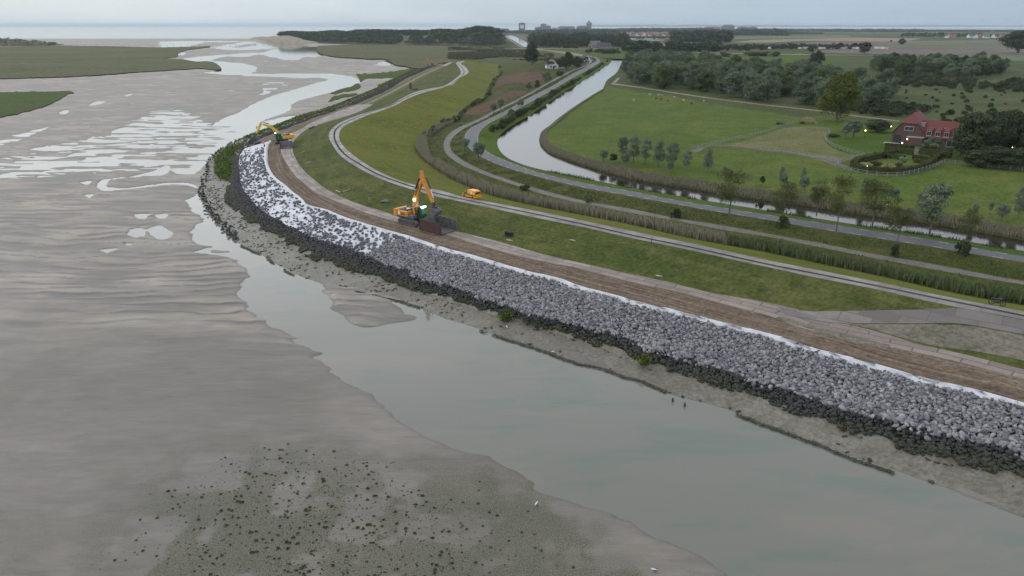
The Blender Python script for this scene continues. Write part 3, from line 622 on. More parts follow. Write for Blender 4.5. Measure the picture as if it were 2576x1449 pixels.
fld('field', [(1663,107),(1776,108),(1760,117),(1668,118)], 2.2, M['farm3'], 0)
fld('field', [(1450,150),(1500,139),(1560,143),(1700,150),(2080,160),(2140,150),(2000,138),(1663,131.5),(1513,125),(1330,124),(1360,128)], 2.1, M['verge'], 0)
fld('dirt_track', [(1290,121),(1370,121.5),(1513,122.6),(1663,129.3),(1932,135.3),(2250,140),(2250,141.2),(1932,137),(1663,131),(1513,124),(1370,123),(1290,122.5)], 2.5, M['sand'], 0)
fld('dirt_track', [(1336,120.5),(1370,125),(1440,132),(1484,141),(1500,143.5),(1494,145),(1470,144),(1430,138),(1390,130),(1340,124)], 2.4, M['sand'], 0)
fld('dirt_bank', [(1293,88.5),(1305,88),(1345,100),(1380,118),(1345,119),(1312,99)], 2.4, M['dirt'], 0)
fld('sand_track', [(1268,90),(1272,91),(1300,108),(1318,119.5),(1310,119.5),(1284,103)], 2.4, M['sand'], 0)
# ------------------------------------------------------------ ground surface as one search tree: where a sight line of the survey meets the land
from mathutils.bvhtree import BVHTree
gv, gf = [], []
for o in list(COL.objects):
    if o.type == 'MESH' and o.name.split('.')[0] in ('foreshore','dike_toe','dirt_verge','berm_road','dike_slope','crest_road','dike_inner_slope','ditch_bank','cycle_path','road_verge','asphalt_road','canal_bank','polder','mudflat','salt_marsh','green_marsh','ground_cloth'):
        b0 = len(gv); gv += [v.co.copy() for v in o.data.vertices]; gf += [[b0 + i for i in p.vertices] for p in o.data.polygons]
BVH = BVHTree.FromPolygons(gv, gf)
def T(x, y):
    dx = (x - 1288) / F; dy = (724.5 - y) / F
    d = Vector((dx, math.cos(PITCH) + dy * math.sin(PITCH), -math.sin(PITCH) + dy * math.cos(PITCH)))
    h = BVH.ray_cast(Vector((0, 0, CAMZ)), d.normalized())
    return h[0] if h[0] is not None else V(x, y, 2.0)
def GZ(x, y, default=2.0):
    h = BVH.ray_cast(Vector((x, y, 60)), Vector((0, 0, -1))); return h[0].z if h[0] is not None else default
def drape(name, lo, hi, mat, lift, n=70, m=12):
    def res(l):
        q = crs(l, 4); s = np.concatenate([[0], np.cumsum(np.linalg.norm(np.diff(q, axis=0), axis=1))]); t = np.linspace(0, s[-1], n)
        return np.stack([np.interp(t, s, q[:, 0]), np.interp(t, s, q[:, 1])], -1)
    a, b = res(lo), res(hi); v = []
    for i in range(n):
        for j in range(m):
            q = a[i] + (b[i] - a[i]) * j / (m - 1); p = T(q[0], q[1]); v.append((p.x, p.y, p.z + lift))
    v = np.array(v); idx = np.arange(n * m).reshape(n, m); f = np.stack([idx[:-1, :-1], idx[:-1, 1:], idx[1:, 1:], idx[1:, :-1]], -1).reshape(-1, 4)
    q = v[f[:1]][0]
    if np.cross(q[1] - q[0], q[2] - q[0])[2] < 0: f = f[:, ::-1].copy()
    return tag(mesh_np(name, v, f, mat, uv=toguide(v, wG), smooth=True), kind='structure')
drape('paved_apron', [(1975,792),(2050,806),(2100,812),(2200,814),(2300,814),(2420,815),(2500,828),(2576,842),(2700,866),(2800,885)], [(1960,772),(2030,783),(2100,783),(2200,781.5),(2320,779),(2427,777),(2500,792),(2576,806),(2700,834),(2800,856)], M['crest_slab'], .035)
drape('sand_patch', [(2110,813),(2180,825),(2250,845),(2350,870),(2450,884),(2540,900),(2640,922),(2750,940)], [(2100,812),(2180,816),(2250,816.5),(2350,816.5),(2450,822),(2540,838),(2640,858),(2750,880)], M['gravel'], .03, 60, 20)
drape('sand_patch', [(1950,801),(2050,832),(2150,862),(2230,880)], [(1960,796),(2060,824),(2160,848),(2240,868)], M['gravel'], .02, 40, 5)
# ------------------------------------------------------------ stones
def rockmesh(seed, sub=1, flatz=.72):
    bm = bmesh.new(); bmesh.ops.create_icosphere(bm, subdivisions=sub, radius=1)
    r = np.random.default_rng(seed); v = np.array([q.co[:] for q in bm.verts]); f = np.array([[q.index for q in p.verts] for p in bm.faces]); bm.free()
    for _ in range(7):  # cut flat facets
        n = r.normal(size=3); n /= np.linalg.norm(n); d = r.uniform(.45, .75); t = v @ n - d; v = v - np.outer(np.maximum(t, 0), n)
    v *= r.uniform(.92, 1.08, v.shape); v *= (1.15, .9, flatz); return v, f
RK = [rockmesh(s, 2) for s in range(5)]; RKs = [rockmesh(s, 1) for s in range(8)]
def insample(a, b, n, lo=0., hi=1.):
    v = np.vstack([a, b]); f = zipper(a, b); isb = np.concatenate([np.zeros(len(a)), np.ones(len(b))])
    t = v[f]; ar = np.linalg.norm(np.cross(t[:, 1] - t[:, 0], t[:, 2] - t[:, 0]), axis=1); out = []
    k = rng.choice(len(f), n, p=ar / ar.sum()); u = rng.random((n, 2)); m_ = u.sum(1) > 1; u[m_] = 1 - u[m_]
    p = t[k, 0] + (t[k, 1] - t[k, 0]) * u[:, :1] + (t[k, 2] - t[k, 0]) * u[:, 1:]
    tb = isb[f[k]]; c = tb[:, 0] + (tb[:, 1] - tb[:, 0]) * u[:, 0] + (tb[:, 2] - tb[:, 0]) * u[:, 1]
    s = (c >= lo) & (c <= hi); return p[s], c[s]
def rotm(r, tilt=.5):
    a = r.uniform(0, 2 * math.pi); return (Matrix.Rotation(a, 3, 'Z') @ Matrix.Rotation(r.normal() * tilt, 3, 'X') @ Matrix.Rotation(r.normal() * tilt, 3, 'Y'))
def scatter(name, pts, size, mat, label, cat, group, indiv=300, hi=RKs, proto_hi=RK, algf=None, sink=.25, plabel=None, tilt=.5):
    """nearest `indiv` stones as things of their own, all others in one mesh"""
    d = np.linalg.norm(pts - (0, 0, CAMZ), axis=1) / size
    # only stones inside the view count as the largest shown
    rx = pts[:, 0] / np.maximum(1, pts[:, 1] * math.cos(PITCH) + (CAMZ - pts[:, 2]) * math.sin(PITCH)) * F
    infr = np.abs(rx) < 1270
    o = np.argsort(np.where(infr, d, d + 1e6)); r = np.random.default_rng(3)
    protos = [mesh_np(name, v, f, mat, smooth=False) for v, f in proto_hi]
    if algf is not None:
        for q in protos:
            at = q.data.attributes.new('alg', 'FLOAT', 'POINT'); at.data.foreach_set('value', np.full(len(q.data.vertices), .55, np.float32))
    for n_, i in enumerate(o[:indiv]):
        q = protos[n_] if n_ < len(protos) else dup(protos[n_ % len(protos)])
        q.matrix_world = Matrix.Translation(Vector(pts[i]) + Vector((0, 0, size[i] * sink))) @ rotm(r, tilt).to_4x4() @ Matrix.Scale(size[i] * .5, 4)
        tag(q, plabel or label, cat, group)
    rest = o[indiv:]; V_, F__, A_, G_ = [], [], [], []; b = 0
    for i in rest:
        v, f = hi[int(r.integers(len(hi)))]
        m3 = np.array(rotm(r, tilt)); q = (v * size[i] * .5) @ m3.T + pts[i] + (0, 0, size[i] * sink)
        V_.append(q); F__.append(f + b); b += len(v); A_.append(np.full(len(v), r.random())); G_.append(np.full(len(v), algf[i] if algf is not None else 0))
    if V_:
        [bpy.data.objects.remove(q) for q in protos] if not indiv else None
        q = mesh_np(name + '_mass', np.vstack(V_), np.vstack(F__), mat, attrs={'rnd': np.concatenate(A_), 'alg': np.concatenate(G_)})
        tag(q, label, cat, kind='stuff')
# light grey stones, packed, from the right edge to where the cloth starts to show
aC, aD = wC[:iC2], wD[:iD2]
p, c = insample(aC, aD, 27000, 0, .94)
sz = (.24 + .5 * rng.random(len(p)) ** 2.0) * (1 + .15 * (c < .25))
p[:, 2] += rng.uniform(-.05, .22, len(p))
edge_ = P(915, 640, 3)[:2]
scatter('stone', p, sz, M['rock_grey'], 'thousands of light grey quarry stones covering the slope below the brown dirt strip', 'stones', 'light grey quarry stones on the near dike slope', 300,
        plabel='light grey quarry stone packed among many on the slope in the lower right')
# second part: loose darker stones strewn over the white cloth, thinning out towards the far end
bC, bD = wC[iC2 - 3:iC + 1], wD[iD2 - 3:iD + 1]
p, c = insample(bC, bD, 5200, .02, .97)
g_ = toguide(p, wD); s0, s1 = g_[:, 0].min(), g_[:, 0].max(); t_ = (g_[:, 0] - s0) / (s1 - s0)
den = .30 + .62 * sstep(.42, .5, fbm(p[:, 0] * .16, p[:, 1] * .16, 5, 3)) * (1 - .55 * t_)
den = np.where(t_ < .04, 1, den); den *= (1 - sstep(.80, .95, t_)) 
den = np.where((c > .82) & (t_ < .8), den * 1.5, den)
k = rng.random(len(p)) < den * .55; p, c, t_ = p[k], c[k], t_[k]
scatter('strewn_stone', p, rng.uniform(.4, .85, len(p)), M['rock_mid'], 'dark grey stones strewn thinly over the white cloth at the dike bend', 'stones', 'grey stones strewn over the white cloth', 300,
        plabel='slate grey stone lying loose on the white cloth')
# rows of stones on the last stretch
q_ = []
for cc in (.3, .55, .86):
    for tt in np.arange(.80, .95, .006):
        if rng.random() < .75:
            i = int((1 - .0) * (iC2 + (iC - iC2) * tt)); a_ = wC[min(i, iC)]; gg = toguide(a_[None], wD)[0, 0]; s = arc(wD)
            d_ = np.array([np.interp(gg, s, wD[:, k2]) for k2 in range(3)]); q_.append(a_ + (d_ - a_) * (cc + rng.normal() * .03))
# dark weed-covered stones at the toe: dense near stretch, then the far one
n1_, n2_ = cut(wB, (600, 375)), cut(wC, (605, 390))
p, c = insample(wB[:n1_], wC[:n2_], 21000, 0, 1.0); p2, c2 = insample(wB[n1_:-4], wC[n2_:-4], 9000, 0, 1.0)
noise_ = fbm(p[:, 0] * .3, p[:, 1] * .3, 12, 3)
k = (c > 1.1 * (noise_ - .46)); p, c = p[k], c[k]; p[:, 2] += rng.uniform(-.02, .22, len(p)) * (c + .1)
p, c = np.vstack([p, p2]), np.concatenate([c, c2])
scatter('toe_stone', p, .26 + .44 * rng.random(len(p)) ** 1.7, M['rock_dark'], 'dark wet stones with olive weed along the foot of the dike', 'stones', 'dark wet stones at the dike foot', 300,
        algf=np.clip(1.3 - 1.6 * c, 0, 1), plabel='dark wet weed-stained stone at the foot of the grey stone slope, lower right')
# light stones spilled over the dark ones
p, c = insample(wB[:iC2], wC[:iC2], 5200, .45, 1.0); k = rng.random(len(p)) < sstep(.45, 1.05, c) ** 1.5 * sstep(.38, .6, fbm(p[:, 0] * .22, p[:, 1] * .22, 19, 2)) * 1.0; p = p[k]; p[:, 2] += .3
scatter('spilled_stone', p, rng.uniform(.4, .8, len(p)), M['rock_grey'], 'light grey stones spilled down over the dark stones at the dike foot', 'stones', None, 0)
# the far stretch of dark stones has a second, outer row by the water
oa = offs(wA, -.2); wrow = wA[int(len(wA) * .0):]
i0, i1 = cut(wA, (590, 605)), cut(wA, (1100, 160)); r2 = wA[i0:i1]
p = np.repeat(r2, 4, axis=0); p = p + rng.normal(size=p.shape) * (.35, .35, .05); inn = offs(wA, -1.0)[i0:i1]
if np.linalg.norm(inn[50, :2] - wC[cut(wC, (600, 407)), :2]) > np.linalg.norm(r2[50, :2] - wC[cut(wC, (600, 407)), :2]): inn = offs(wA, 1.0)[i0:i1]
p = p + (np.repeat(inn - r2, 4, axis=0)) * rng.uniform(.1, 1.2, (len(p), 1)) * (1, 1, 0); p[:, 2] = .2
scatter('toe_stone_row', p, rng.uniform(.45, .95, len(p)), M['rock_dark'], 'low outer row of black stones between tidal water and dike foot', 'stones', 'outer row of black stones', 0, algf=np.full(len(p), .2))
# weed clumps on the foreshore and in the drift line
p, c = insample(wA, wB, 9000, 0, 1); n_ = fbm(p[:, 0] * .3, p[:, 1] * .3, 15, 3)
dA = toguide(p, wG)[:, 0]; farp = sstep(20, 60, np.hypot(p[:, 0], p[:, 1]) - 60)
k = (rng.random(len(p)) < np.where(c < .12, .5, np.where(c > .88, .35, .02 + .85 * (n_ > .48) * farp)))
p = p[k]; 
wm = [( (v * (1.3, .8, .35)), f) for v, f in RKs]
scatter('weed_clump', p, rng.uniform(.25, .7, len(p)), M['weed'], 'brown seaweed scattered over the pale foreshore below the dike', 'seaweed', 'brown seaweed clumps on the foreshore', 150, hi=wm, proto_hi=wm[:3], sink=.08, tilt=.1,
        plabel='small brown seaweed clump lying on the pale foreshore beside the tidal water')

# drift line: small dark debris in a wavy line at the water
dl = offs(wA, .5)[:cut(wA, (600, 615))]; s_ = arc(dl); t_ = rng.uniform(0, s_[-1], 6500); q = np.stack([np.interp(t_, s_, dl[:, k]) for k in range(3)], -1)
tgt = wB[:, :2]; nd = np.stack([np.interp(t_, s_, (offs(dl, 1.0) - dl)[:, k]) for k in range(2)], -1)
wv = 1.6 * (fbm(t_ * .06, t_ * 0, 3, 3) - .5) + .5 * (fbm(t_ * .5, t_ * 0, 5, 2) - .5) + rng.normal(size=len(t_)) * .1
k = fbm(t_ * .12, t_ * 0 + 3, 9, 3) > .42; q = q[k]; q[:, :2] += (nd * wv[:, None])[k]
import functools
q[:, 2] = .12
scatter('drift_line', q, rng.uniform(.1, .4, len(q)), M['weed'], 'thin dark wavy drift line of weed along the water edge of the foreshore', 'drift line', None, 0, hi=wm, proto_hi=wm[:1], sink=.1, tilt=.1)

# ------------------------------------------------------------ leaves, tufts, reeds
def cards(cen, nrm, size, r, elong=1.0, jit=.6):
    """one quad per centre, facing nrm +- jitter"""
    n = len(cen); nr_ = nrm + r.normal(size=(n, 3)) * jit; nr_ /= np.linalg.norm(nr_, axis=1)[:, None] + 1e-9
    a = np.cross(nr_, r.normal(size=(n, 3))); a /= np.linalg.norm(a, axis=1)[:, None] + 1e-9; b = np.cross(nr_, a)
    s = (size * r.uniform(.6, 1.3, n))[:, None] * .5; a = a * s * elong; b = b * s
    v = np.stack([cen - a - b * .6, cen + a * .2 - b, cen + a + b * .5, cen - a * .3 + b], 1).reshape(-1, 3)
    f = np.arange(4 * n).reshape(-1, 4); return v, f
def crownmesh(name, H, W, n, leaf, mat, seed, lobes=14, base=.25, shape='round', parent=None, elong=1.3, dens=.75):
    r = np.random.default_rng(seed); C = []; RR = []
    for i in range(lobes):
        t = r.uniform(0, 1); z = base + (1 - base) * (t * .86 + .07)
        prof = {'round': math.sin(math.pi * min(1, .12 + .86 * t)) ** .6, 'cone': (1.05 - t) ** .8 * .95 + .05, 'column': (math.sin(math.pi * (.15 + .8 * t))) ** .4, 'spread': (.35 + .75 * math.sin(math.pi * (.1 + .7 * t)))}[shape]
        a = r.uniform(0, 6.283); rad = W * .5 * prof * r.uniform(.35, .78)
        C.append((math.cos(a) * rad, math.sin(a) * rad, z * H)); RR.append(W * .5 * r.uniform(.3, .48) * (.6 + .5 * prof))
    C = np.array(C); RR = np.array(RR); k = r.choice(lobes, n, p=RR ** 2 / (RR ** 2).sum())
    d = r.normal(size=(n, 3)); d /= np.linalg.norm(d, axis=1)[:, None]; d[:, 2] = np.where(r.random(n) < .7, np.abs(d[:, 2]), d[:, 2])
    rr = RR[k] * (r.random(n) ** .25) * (1 + .12 * r.normal(size=n)); p = C[k] + d * rr[:, None] * (1, 1, .8)
    v, f = cards(p, d, np.full(n, leaf), r, elong)
    lob = r.random(lobes)[k] * .55 + r.random(n) * .45
    return mesh_np(name, v, f, mat, parent, attrs={'rnd': np.repeat(lob, 4)})
def trunkmesh(name, H, r0, seed, parent, limbs=4, lean=.0, mat=None):
    r = random.Random(seed); b = MB(); pts = [(0, 0, -.2)]; x = y = 0
    for i in range(1, 5): x += r.uniform(-.04, .04) * H * .3 + lean; y += r.uniform(-.04, .04) * H * .3; pts.append((x, y, H * i / 4))
    b.tube(pts, [r0 * 1.25, r0 * .9, r0 * .75, r0 * .5, r0 * .2], 7)
    for i in range(limbs):
        z = H * r.uniform(.35, .8); a = r.uniform(0, 6.28); l = H * r.uniform(.25, .4)
        b.tube([(x * z / H, y * z / H, z), (x * z / H + math.cos(a) * l * .6, y * z / H + math.sin(a) * l * .6, z + l * .5), (math.cos(a) * l, math.sin(a) * l, z + l * .9)], [r0 * .4, r0 * .25, r0 * .08], 5)
    return b.build(name, mat or M['bark'], parent)
FAR = Vector((0, -900, -50))  # prototypes are moved to their first real place
def treeproto(name, H, W, n, leaf, mat, seed, lobes=14, base=.25, shape='round', tr=.02, limbs=4, elong=1.3, cname='crown'):
    e = empty(name, (0, 0, 0)); crownmesh(cname, H, W, n, leaf, mat, seed, lobes, base, shape, e, elong)
    trunkmesh('trunk', H * .8, max(.06, H * tr), seed, e, limbs); reg(e); e['_free'] = 1; return e
def put(pr, loc, s, rz, label, cat, group=None):
    if pr.get('_free'): del pr['_free']; o = pr
    else: o = dup(pr)
    o.location = loc; o.rotation_euler = (0, 0, rz); o.scale = s if isinstance(s, (tuple, list)) else (s, s, s)
    if group is None and 'group' in o: del o['group']
    tag(o, label, cat, group); return o
def reeds(name, pts, h, w, mat, label, n_per=3):
    r = np.random.default_rng(5); n = len(pts); a = r.uniform(0, 6.28, n); hh = h * r.uniform(.6, 1.15, n); ww = w * r.uniform(.6, 1.4, n)
    dx, dy = np.cos(a) * ww * .5, np.sin(a) * ww * .5; lx, ly = r.normal(size=n) * hh * .12, r.normal(size=n) * hh * .12
    z0 = pts[:, 2] - .15; o_ = np.stack
    v = np.stack([o_([pts[:, 0] - dx, pts[:, 1] - dy, z0], -1), o_([pts[:, 0] + dx, pts[:, 1] + dy, z0], -1),
                  o_([pts[:, 0] + dx * .6 + lx * .6, pts[:, 1] + dy * .6 + ly * .6, z0 + hh * .75], -1), o_([pts[:, 0] + lx, pts[:, 1] + ly, z0 + hh], -1)], 1).reshape(-1, 3)
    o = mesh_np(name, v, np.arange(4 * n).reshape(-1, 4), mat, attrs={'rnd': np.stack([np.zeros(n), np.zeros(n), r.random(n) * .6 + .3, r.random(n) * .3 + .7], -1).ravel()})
    return tag(o, label, 'reeds', kind='stuff')
def between(a, b, n, lo, hi, zf=True):
    p, c = insample(a, b, n, lo, hi); return p, c
jc = cut(wI, (1144, 297)); jj = cut(wJ, (1150, 325))
p, c = insample(wI[:jc], wJ[:jj], 62000, .03, .42); k = fbm(p[:, 0] * .2, p[:, 1] * .2, 8, 2) + .25 > c * 1.2 + .12; p = p[k]
dd = np.hypot(p[:, 0], p[:, 1]); wgt = p[:, 0] > 40
reeds('reed_bed', p[~wgt], 1.7, .22, M['reed'], 'strip of pale brown reeds along the ditch at the inner foot of the dike')
reeds('reed_bed', p[wgt], 1.5, .3, M['reed_green'], 'strip of green reeds in the ditch beside the cycle path, on the right')
qc = cut(wQ, (1357, 360)); q2 = cut(wQ, (1510, 226))
p, c = insample(wQ[:qc + 14], offs(wR, 0)[:qc + 14], 34000, .1, 1.0); 
reeds('reed_bed', p, 1.05, .2, M['reed'], 'pale reeds on the meadow bank of the canal')
ws = offs(wR, -2.2); ws = ws if np.linalg.norm(ws[40, :2] - wQ[40, :2]) > np.linalg.norm(wR[40, :2] - wQ[40, :2]) else offs(wR, 2.2)
p, c = insample(wR[:cut(wR, (1480, 420))], ws[:cut(wR, (1480, 420))], 14000, 0, .9); reeds('reed_bed', p, .75, .22, M['reed'], 'dry reeds fringing the green meadow behind the canal bank')
p, c = insample(wQ[qc + 10:q2], wR[qc + 10:q2], 7000, .1, 1.0); reeds('reed_bed', p, 1.1, .3, M['reed'], 'low dark reeds along the far canal bank beside the meadow')
p, c = insample(wM[:cut(wM, (1400, 440))], wN[:cut(wM, (1400, 440))], 9000, .72, .97); k = fbm(p[:, 0] * .15, p[:, 1] * .15, 3, 2) > .5; reeds('reed_bed', p[k], .9, .25, M['reed_green'], 'patchy green reeds on the road side bank of the canal')
def tufts(name, pts, h, mat, label, w=.35):
    o = reeds(name, pts, h, w, mat, label); o['category'] = 'grass'; return o
p, c = insample(wK, wL, 30000, .05, .85); k = fbm(p[:, 0] * .25, p[:, 1] * .25, 3, 3) > .47; tufts('rough_herbs', p[k], .45, M['leaf_olive'], 'rough herbs and tall grass between cycle path and asphalt road')
p, c = insample(wI, wJ, 30000, .42, .97); k = fbm(p[:, 0] * .2, p[:, 1] * .2, 13, 3) > .48; tufts('rough_herbs', p[k], .5, M['leaf_olive'], 'rough herbs between ditch reeds and cycle path')
# ------------------------------------------------------------ weed tufts standing on the tidal mud
poly_t = [(330,1290),(560,1180),(700,1130),(830,1150),(1000,1205),(1200,1270),(1380,1320),(1560,1449),(1540,1500),(250,1500)]
tp = []
while len(tp) < 1900:
    x, y = rng.normal(830, 250), rng.uniform(1120, 1490)
    P_ = P(x, y, 0)
    if sdist(poly_t, np.array([P_[0]]), np.array([P_[1]]))[0] > rng.normal() * 1.5: tp.append((x, y))
tp = np.array(tp); tpw = P(tp[:, 0], tp[:, 1], 0); zt = [GZ(a[0], a[1], .15) for a in tpw]; tpw[:, 2] = zt
r_ = np.random.default_rng(9); protos = []
def tuftmesh(seed, n=46, R_=.16, H_=.12):
    r = np.random.default_rng(seed); a = r.uniform(0, 6.28, n); q = np.sqrt(r.random(n)) * R_
    p = np.stack([np.cos(a) * q, np.sin(a) * q, H_ * (1 - (q / R_) ** 2) * r.uniform(.3, 1.1, n)], -1); return cards(p, np.stack([np.cos(a), np.sin(a), np.ones(n)], -1), np.full(n, .09), r, 1.6)
TM = [tuftmesh(s) for s in range(4)]
m_tuft = leafm('mud_weed', (.04, .045, .016), (.085, .092, .036))
szs = (.24 + .8 * r_.random(len(tp)) ** 5); order = np.argsort(np.linalg.norm(tpw - (0, 0, CAMZ), axis=1) / szs)
for k_, i in enumerate(order[:300]):
    if k_ < 4: q = mesh_np('weed_tuft', *TM[k_], m_tuft, attrs={'rnd': np.repeat(r_.random(46), 4)}); protos.append(q)
    else: q = dup(protos[k_ % 4])
    q.location = tpw[i]; q.rotation_euler = (0, 0, r_.uniform(0, 6)); q.scale = (szs[i],) * 3
    tag(q, 'small dark green weed tuft dotted with others over the wet mud, lower left', 'seaweed', 'dark weed tufts on the near mud')
Vv, Ff, b = [], [], 0
for i in order[300:]:
    v, f = TM[int(r_.integers(4))]; Vv.append(v * szs[i] + tpw[i]); Ff.append(f + b); b += len(v)
tag(mesh_np('weed_tufts', np.vstack(Vv), np.vstack(Ff), m_tuft, attrs={'rnd': r_.random(b)}), 'thin sprinkling of tiny dark weed tufts on the mud', 'seaweed', kind='stuff')
# bright green salt plants on the toe near the bend
gp_ = [(600,362),(620,362),(598,385),(592,410),(590,440),(588,456),(560,452),(545,440),(540,420),(541,400),(552,385),(575,370)]
pp = []
while len(pp) < 5200:
    x, y = rng.uniform(538, 622), rng.uniform(356, 458); q = P(x, y, .5)
    if sdist(gp_, q[None, 0], q[None, 1], .5)[0] > rng.normal() * .5: pp.append(q)
pp = np.array(pp); pp[:, 2] += .1
def shrubmass(name, pts, leaf, mat, label, hz=.5, cat='plants'):
    r = np.random.default_rng(4); q = pts + np.stack([np.zeros(len(pts)), np.zeros(len(pts)), r.random(len(pts)) * hz], -1)
    v, f = cards(q, np.tile([0, 0, 1.], (len(q), 1)), np.full(len(q), leaf), r, 1.4, .9)
    return tag(mesh_np(name, v, f, mat, attrs={'rnd': np.repeat(r.random(len(q)), 4)}), label, cat, kind='stuff')
M['salt'] = leafm('salt_plant', (.03, .06, .008), (.115, .15, .03))
shrubmass('salt_plants', pp, .35, M['salt'], 'bright green salt plants between black stones and water at the bend')
i0 = cut(wA, (612, 347)); i1 = cut(wB, (612, 352)); p, c = insample(wA[i0:-2], wB[i1:-2], 11000, .12, .95); p[:, 2] += .25
shrubmass('salt_plants', p, .55, M['salt'], 'long green strip of salt plants along the water side of the far dike')
for (x, y, s, lb) in [(1275, 806, 1.3, 'round bright green bush alone on the pale foreshore'), (1622, 916, 1.0, 'small bright green bush beside the weedy stones, right of the round one')]:
    e = empty('beach_bush', T(x, y), 0, lb, 'bush'); crownmesh('foliage', 1.2 * s, 2.0 * s, 700, .16, M['salt'], 3, 9, .0, 'round', e)
    trunkmesh('stem', .6, .03, 3, e, 3)
# ------------------------------------------------------------ painted lines of the asphalt road (dashes near both edges)
def dashes():
    b = MB()
    for base, other in ((wL, wM), (wM, wL)):
        s = arc(base); tot = s[-1] - 15; t = 6.0
        while t < tot:
            q = [np.array([np.interp(t + k, s, base[:, c]) for c in range(3)]) for k in (0, 1.6)]
            i = np.linalg.norm(other - q[0], axis=1).argmin(); d = other[i] - q[0]; d[2] = 0; wd = np.linalg.norm(d); d /= wd + 1e-6
            a_ = .35; 
            vs = [q[0] + d * a_, q[1] + d * a_, q[1] + d * (a_ + .1), q[0] + d * (a_ + .1)]
            n = np.cross(vs[1] - vs[0], vs[2] - vs[0])[2]
            b.add([v + (0, 0, .02) for v in vs], [(0, 1, 2, 3) if n > 0 else (3, 2, 1, 0)]); t += 4.6
    tag(b.build('road_marking', M['line']), kind='structure')
dashes()
for base, o_ in ((wL, -.05), (wM, .05)): strip('road_edge', offs(base, -.07), offs(base, .07), M['gravel'], wL, lift=.015)

# ------------------------------------------------------------ excavators
M['orange'] = flat('orange_paint', (.52, .21, .02), .45, var=.2); M['yellow'] = flat('yellow_paint', (.62, .38, .03), .4, var=.1)
M['steel'] = flat('dark_steel', (.035, .035, .038), .55, var=.3); M['grime'] = flat('grimy_steel', (.10, .095, .09), .7, var=.3, bump=.3)
M['black'] = flat('black_rubber', (.015, .015, .016), .7); M['cabgreen'] = flat('green_glass', (.015, .10, .05), .12, spec=.8)
M['cabframe'] = flat('cab_frame', (.04, .19, .09), .4); M['chrome'] = flat('chrome', (.6, .6, .62), .2, metal=1)
M['worklight'] = flat('work_light', (1, 1, .95), .3, emis=(1, .98, .9), es=14); M['white'] = flat('white_panel', (.6, .6, .6), .5)
M['rust'] = flat('rusty_steel', (.05, .02, .018), .75, var=.35, vs_=1.5); M['greysteel'] = flat('worn_grey_steel', (.085, .085, .095), .6, var=.35, vs_=1.2)
def txt(name, body, size, mat, parent, Mx, thick=.01):
    c = bpy.data.curves.new(name, 'FONT'); c.body = body; c.size = size; c.extrude = thick; c.align_x = 'CENTER'; c.align_y = 'CENTER'; c.offset = size * .02
    o = bpy.data.objects.new(name, c); COL.objects.link(o)
    dg = bpy.context.evaluated_depsgraph_get(); me = bpy.data.meshes.new_from_object(o.evaluated_get(dg)); bpy.data.objects.remove(o)
    me.materials.clear(); me.materials.append(mat); q = bpy.data.objects.new(name, me); COL.objects.link(q); q.parent = parent; q.matrix_local = Mx; return q
def slabbar(b, pts, hs, w, m=0):
    """box girder through points in the x,z plane with heights hs"""
    n = len(pts); up_, lo_ = [], []
    for i in range(n):
        a = Vector(pts[max(0, i - 1)]); c = Vector(pts[min(n - 1, i + 1)]); d = (c - a).normalized(); nrm = Vector((-d.y, d.x)); p = Vector(pts[i])
        up_.append(p + nrm * hs[i] / 2); lo_.append(p - nrm * hs[i] / 2)
    vs = []; 
    for i in range(n): vs += [(up_[i].x, -w / 2, up_[i].y), (up_[i].x, w / 2, up_[i].y), (lo_[i].x, w / 2, lo_[i].y), (lo_[i].x, -w / 2, lo_[i].y)]
    fs = [(0, 1, 2, 3), tuple(4 * (n - 1) + k for k in (3, 2, 1, 0))]
    for i in range(n - 1):
        for k in range(4): fs.append((4 * i + k, 4 * i + (k + 1) % 4, 4 * i + 4 + (k + 1) % 4, 4 * i + 4 + k))
    b.add(vs, fs, m)
